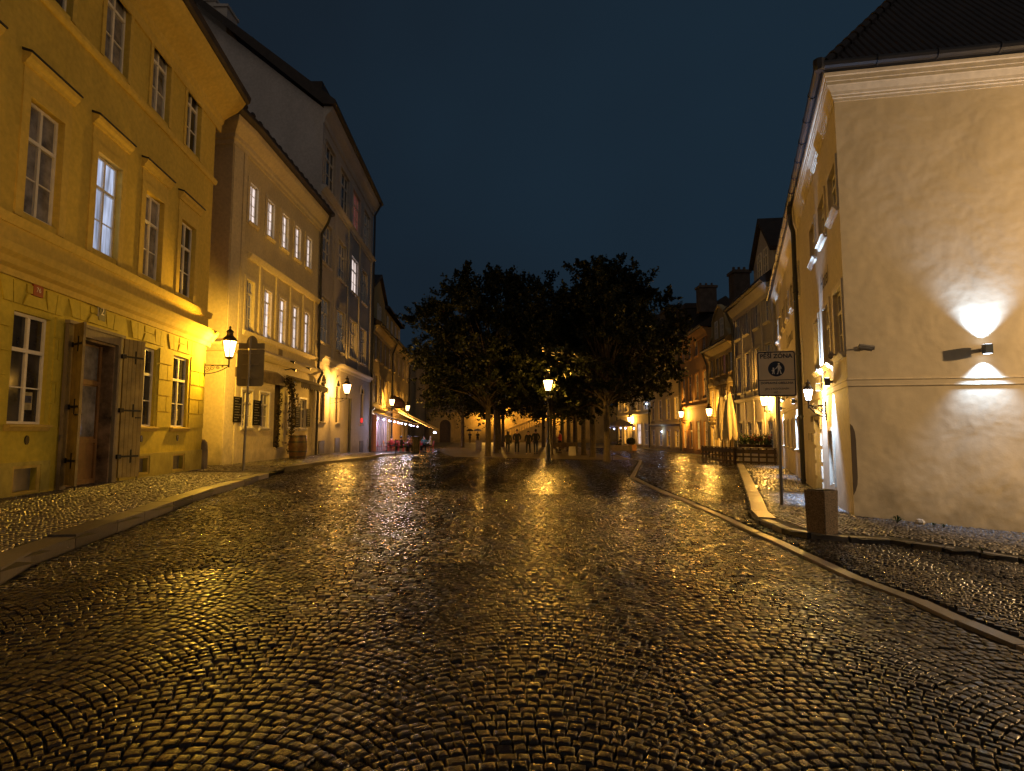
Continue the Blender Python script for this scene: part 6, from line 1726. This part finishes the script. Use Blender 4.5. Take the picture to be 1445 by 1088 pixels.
TX = [(-10.1, 46.2), (-9.1, 46.2), (-10.0, 48.4), (-8.7, 48.2), (-8.0, 44.6), (-7.2, 46.4)]
tl = ['table nearest the grey house wall', 'second table from the grey house', 'back table by the pink pilasters', 'back table towards the square', 'table behind the black menu board', 'outermost table beside the diner in white']
pos = ['left of', 'right of', 'behind', 'in front of']
for i, (x, y) in enumerate(TX):
    t = tb_ if i == 0 else dup(tb_); put(t, x, y, .1*i, tl[i])
    for j, (dx_, dy_, rz) in enumerate([(-.62, 0, -PI/2), (.62, 0, PI/2), (0, .62, PI)][:3]):
        c = ch if first else dup(ch); first = False
        put(c, x+dx_, y+dy_, rz+.15*(i-2), 'red cafe chair %s the %s' % (pos[j], tl[i]))
D = [(-8.75, 48.2, -PI/2, M_blk, 'seated diner in black at the back of the red terrace'), (-8.62, 44.6, -PI/2, M_dkg, 'seated diner in olive left behind the menu board'), (-7.38, 44.6, PI/2, M_jean, 'seated diner in blue right behind the menu board'),
     (-7.82, 46.4, -PI/2, M_redc, 'seated diner in red facing the diner in white'), (-6.58, 46.4, PI/2, M_whc, 'seated diner in white with grey hair at the outermost table'), (-7.2, 47.02, PI, mat('teal_cloth', (.05, .12, .13), .8, .1, 6), 'seated diner in dark teal behind the outermost table'), (-8.0, 45.22, PI, mat('pink_cloth', (.45, .22, .2), .8, .1, 6), 'seated diner in a pinkish top behind the menu board table'), (-9.72, 46.2, -PI/2, M_redc, 'seated diner in a red jacket at the second table from the grey house'), (-9.4, 48.4, PI/2, mat('orange_cloth', (.45, .2, .06), .8, .1, 6), 'seated diner in an orange top deep in the terrace')]
for x, y, rz, m, lb in D: person(lb, x, y, G(x, y), rz, 1.7, 'table', 0, True, m, M_jean, M_hairg if m is M_whc else M_hair, group='diners on the terrace')
g = gp(587, 643.0); T = thing('menu_stand', 'big black framed menu board standing on the pavement before the diners', 'menu board', g)
mb = MB(); mb.box(g.x-.2, g.x+.2, g.y-.02, g.y+.02, g.z+.12, g.z+1.12); mb.build('board', M_board, T)
for s in (-1, 1): mb = MB(); mb.tube([(g.x+s*.215, g.y-.2, g.z), (g.x+s*.215, g.y, g.z+.3), (g.x+s*.215, g.y, g.z+1.16)], .02, 5); mb.build('leg', M_woodd, T)
mb = MB()
for i in range(12):
    x = g.x-.16
    while x < g.x+.12: l = random.uniform(.03, .09); mb.box(x, x+l, g.y-.026, g.y-.022, g.z+.22+i*.075, g.z+.235+i*.075); x += l+.03
mb.build('chalk_writing', mat('faint_chalk', (.14, .12, .1), .9, .3, 20), T)
g = gp(570, 643.5); T = thing('terrace_rail', 'low dark railing panel left of the big menu board', 'railing', g)
for s in (-.5, .5): mb = MB(); mb.tube([(g.x+s, g.y, g.z), (g.x+s, g.y, g.z+.95)], .03, 6); mb.build('post', M_iron, T)
mb = MB()
for zz in (.2, .5, .9): mb.tube([(g.x-.5, g.y, g.z+zz), (g.x+.5, g.y, g.z+zz)], .018, 5)
mb.build('rail', M_iron, T)
mb = MB(); q = F3.p(F3.hit(510, 590)[0], F3.hit(510, 594)[1], .05); u_, z_ = F3.hit(510, 594); F3.box(mb, u_-.28, u_+.28, z_-.12, z_+.2, .0, .04); mb.build('red_lit_sign', emis('red_sign_light', (1, .05, .04), 1.2), B3)

# ------------------------------------------------------------------ terrace, right
M_cloth = mat('cream_parasol_cloth', (.52, .44, .28), .8, .1, 4, .3, 20)
def closed_parasol(px, py, Y, topz, label):
    p = at(px, py, Y); x = p.x; z = G(x, Y); T = thing('closed_parasol', label, 'parasol', (x, Y, z), 'closed parasols of the right hand terrace')
    mb = MB(); n = 24; prof = [(.34, 1.35), (.37, 1.6), (.33, 2.1), (.27, 2.7), (.19, 3.3), (.12, topz-.35), (.14, topz-.2), (.06, topz-.03), (.01, topz)]
    base = 0
    for ri, (r_, zz) in enumerate(prof):
        for k in range(n):
            t = 2*PI*k/n; f = 1+.22*math.cos(6*t+.3*ri)*(1 if ri < 5 else .4); dz = -.12*math.cos(6*t) if ri == 0 else 0
            mb.v.append((x+r_*f*math.cos(t), Y+r_*f*math.sin(t), z+zz+dz))
    for i in range(len(prof)-1):
        for k in range(n): a = i*n+k; b = i*n+(k+1) % n; mb.f.append((a, b, b+n, a+n)); mb.mi.append(0)
    mb.build('canopy', M_cloth, T, True)
    mb = MB(); mb.tube([(x, Y, z), (x, Y, z+topz-.1)], .035, 8); mb.build('pole', M_woodd, T); mb = MB(); mb.box(x-.4, x+.4, Y-.4, Y+.4, z, z+.09); mb.build('base', M_conc, T)
closed_parasol(1030, 600, 32.5, 4.05, 'right hand closed cream parasol, the taller one'); closed_parasol(1018.5, 600, 34.8, 3.95, 'left hand closed cream parasol, partly behind the taller one')
def fence(P0, P1, h, label, grp='dark timber barriers round the right terrace'):
    F = Face(P0, P1, 1); c = F.p(F.L/2, 0); g0 = G(c.x, c.y); T = thing('timber_barrier', label, 'fence', (c.x, c.y, g0), grp); n = max(2, round(F.L/.42))
    for k in range(n+1):
        u = F.L*k/n; mb = MB(); F.box(mb, u-.035, u+.035, g0-.02, g0+h, -.04, .04); mb.build('post', M_woodd, T)
    for zz, hh in ((.12, .09), (.4, .09), (h-.26, .22)):
        mb = MB(); F.box(mb, -.06, F.L+.06, g0+zz, g0+zz+hh, .042, .07); F.box(mb, -.06, F.L+.06, g0+zz, g0+zz+hh, -.07, -.042); mb.build('rail', M_woodd, T)
    mb = MB(); F.box(mb, -.08, F.L+.08, g0+h, g0+h+.035, -.1, .1); mb.build('top_board', M_woodd, T)
a = gp(992, 650.5); b = gp(1036, 655.5); fence((a.x, a.y), (b.x, b.y), .88, 'slatted dark barrier facing the road at the left end of the terrace')
c2 = gp(1085, 653); fence((b.x+.12, b.y+.06), (13.5, 29.45), .88, 'dark barrier running to the hotel wall below the flowers')
for k, (px, lb, red) in enumerate([(1084, 'green plant with red geraniums at the hotel end of the barrier', M_red), (1073, 'red geraniums on the barrier, middle box', M_red), (1062, 'leafy box plant with few flowers, left of the geraniums', M_red), (1050, 'dark green box plant nearest the parasols', None)]):
    p = at(px, 628, b.y+.25); z = G(p.x, p.y)+.93; 
    T = bush('flower_box', lb, 'plant', (p.x, p.y, z+.12), .32, .5, M_grn, 320, .05, 'flower boxes on the terrace barrier', red)
    mb = MB(); mb.box(p.x-.28, p.x+.28, p.y-.1, p.y+.1, z, z+.16); mb.build('box', M_woodd, T)
ct = dup(tb_); put(ct, 12.3, 33.2, 0, 'dark table inside the right hand barrier'); ct = dup(tb_); put(ct, 13.0, 31.2, .4, 'dark table under the closed parasols near the flowers')

# far cafe: open parasol, planter with a clipped bush
p = at(875.5, 600, 62); x, Y, z = p.x, 62, G(p.x, 62); T = thing('open_parasol', 'open beige parasol with blue fairy lights under the far facade', 'parasol', (x, Y, z))
mb = MB(); mb.lathe((x, Y, z+2.35), [(1.75, 0), (1.78, .04), (1.0, .42), (.1, .78), (.02, .85)], 8, .2); mb.build('canopy', mat('beige_parasol', (.25, .19, .11), .8, .1, 4), T)
mb = MB(); mb.tube([(x, Y, z), (x, Y, z+3)], .04, 6); mb.build('pole', M_woodd, T)
bulbs('blue fairy lights hanging from the open parasol rim', [(x+a, Y-1.2, z+2.3-.15*abs(math.sin(a*2))) for a in (-1.9, -1.4, -.9, -.2, .3, 1.2)], 18, (.45, .5, 1.0), .07, 15)
p = gp(890.5, 636); T = thing('bush_planter', 'orange brown wooden planter with a clipped round bush at the far cafe', 'planter', p)
mb = MB(); mb.box(p.x-.45, p.x+.45, p.y-.3, p.y+.3, p.z-.1, p.z+.55); mb.build('box', mat('orange_wood', (.3, .14, .04), .6, .2, 5), T)
P_ = rng.normal(size=(900, 3)); P_ /= np.linalg.norm(P_, axis=1)[:, None]; P_ = P_*np.array([.42, .3, .36])*rng.uniform(.6, 1, (900, 1))+np.array([0, 0, .85]); o = leafmesh('foliage', P_, .06, M_leaf); o.parent = T
for k, (px, lb) in enumerate([(861, 'dark cafe table left below the open parasol'), (872, 'dark cafe table right below the open parasol')]):
    q = gp(px, 635.5); t_ = dup(tb_); put(t_, q.x, q.y, k, lb)
q = gp(880, 634.5); person('dark seated figure below the open parasol', q.x-.3, q.y, G(q.x, q.y), 1.2, 1.7, 'table', 0, True, M_blk, M_blk)
def spotlamp(px, py, F, label):
    u, z = F.hit(px, py); p = F.p(u, z, .15); T = thing('wall_spotlight', label, 'wall light', F.p(u, z), 'small blue white wall spots'); mb = MB(); mb.tube([F.p(u, z, 0), F.p(u, z, .12)], .03, 6); mb.build('mount', M_iron, T)
    mb = MB(); mb.lathe(p, [(.03, -.07), (.08, 0), (.03, .07)], 8); mb.build('lens', emis('blue_white_spot', (.5, .65, 1), 22), T); point(T, F.p(u, z, .35), 12, (.5, .65, 1), .05)
spotlamp(914, 570, FR6 if FR6.hit(914, 570)[0] < FR6.L else FR7, 'small blue white wall spot high by the far drainpipe'); spotlamp(936, 609, FR6, 'small blue white wall spot low on the long ochre house')
print('objects', len(bpy.data.objects))
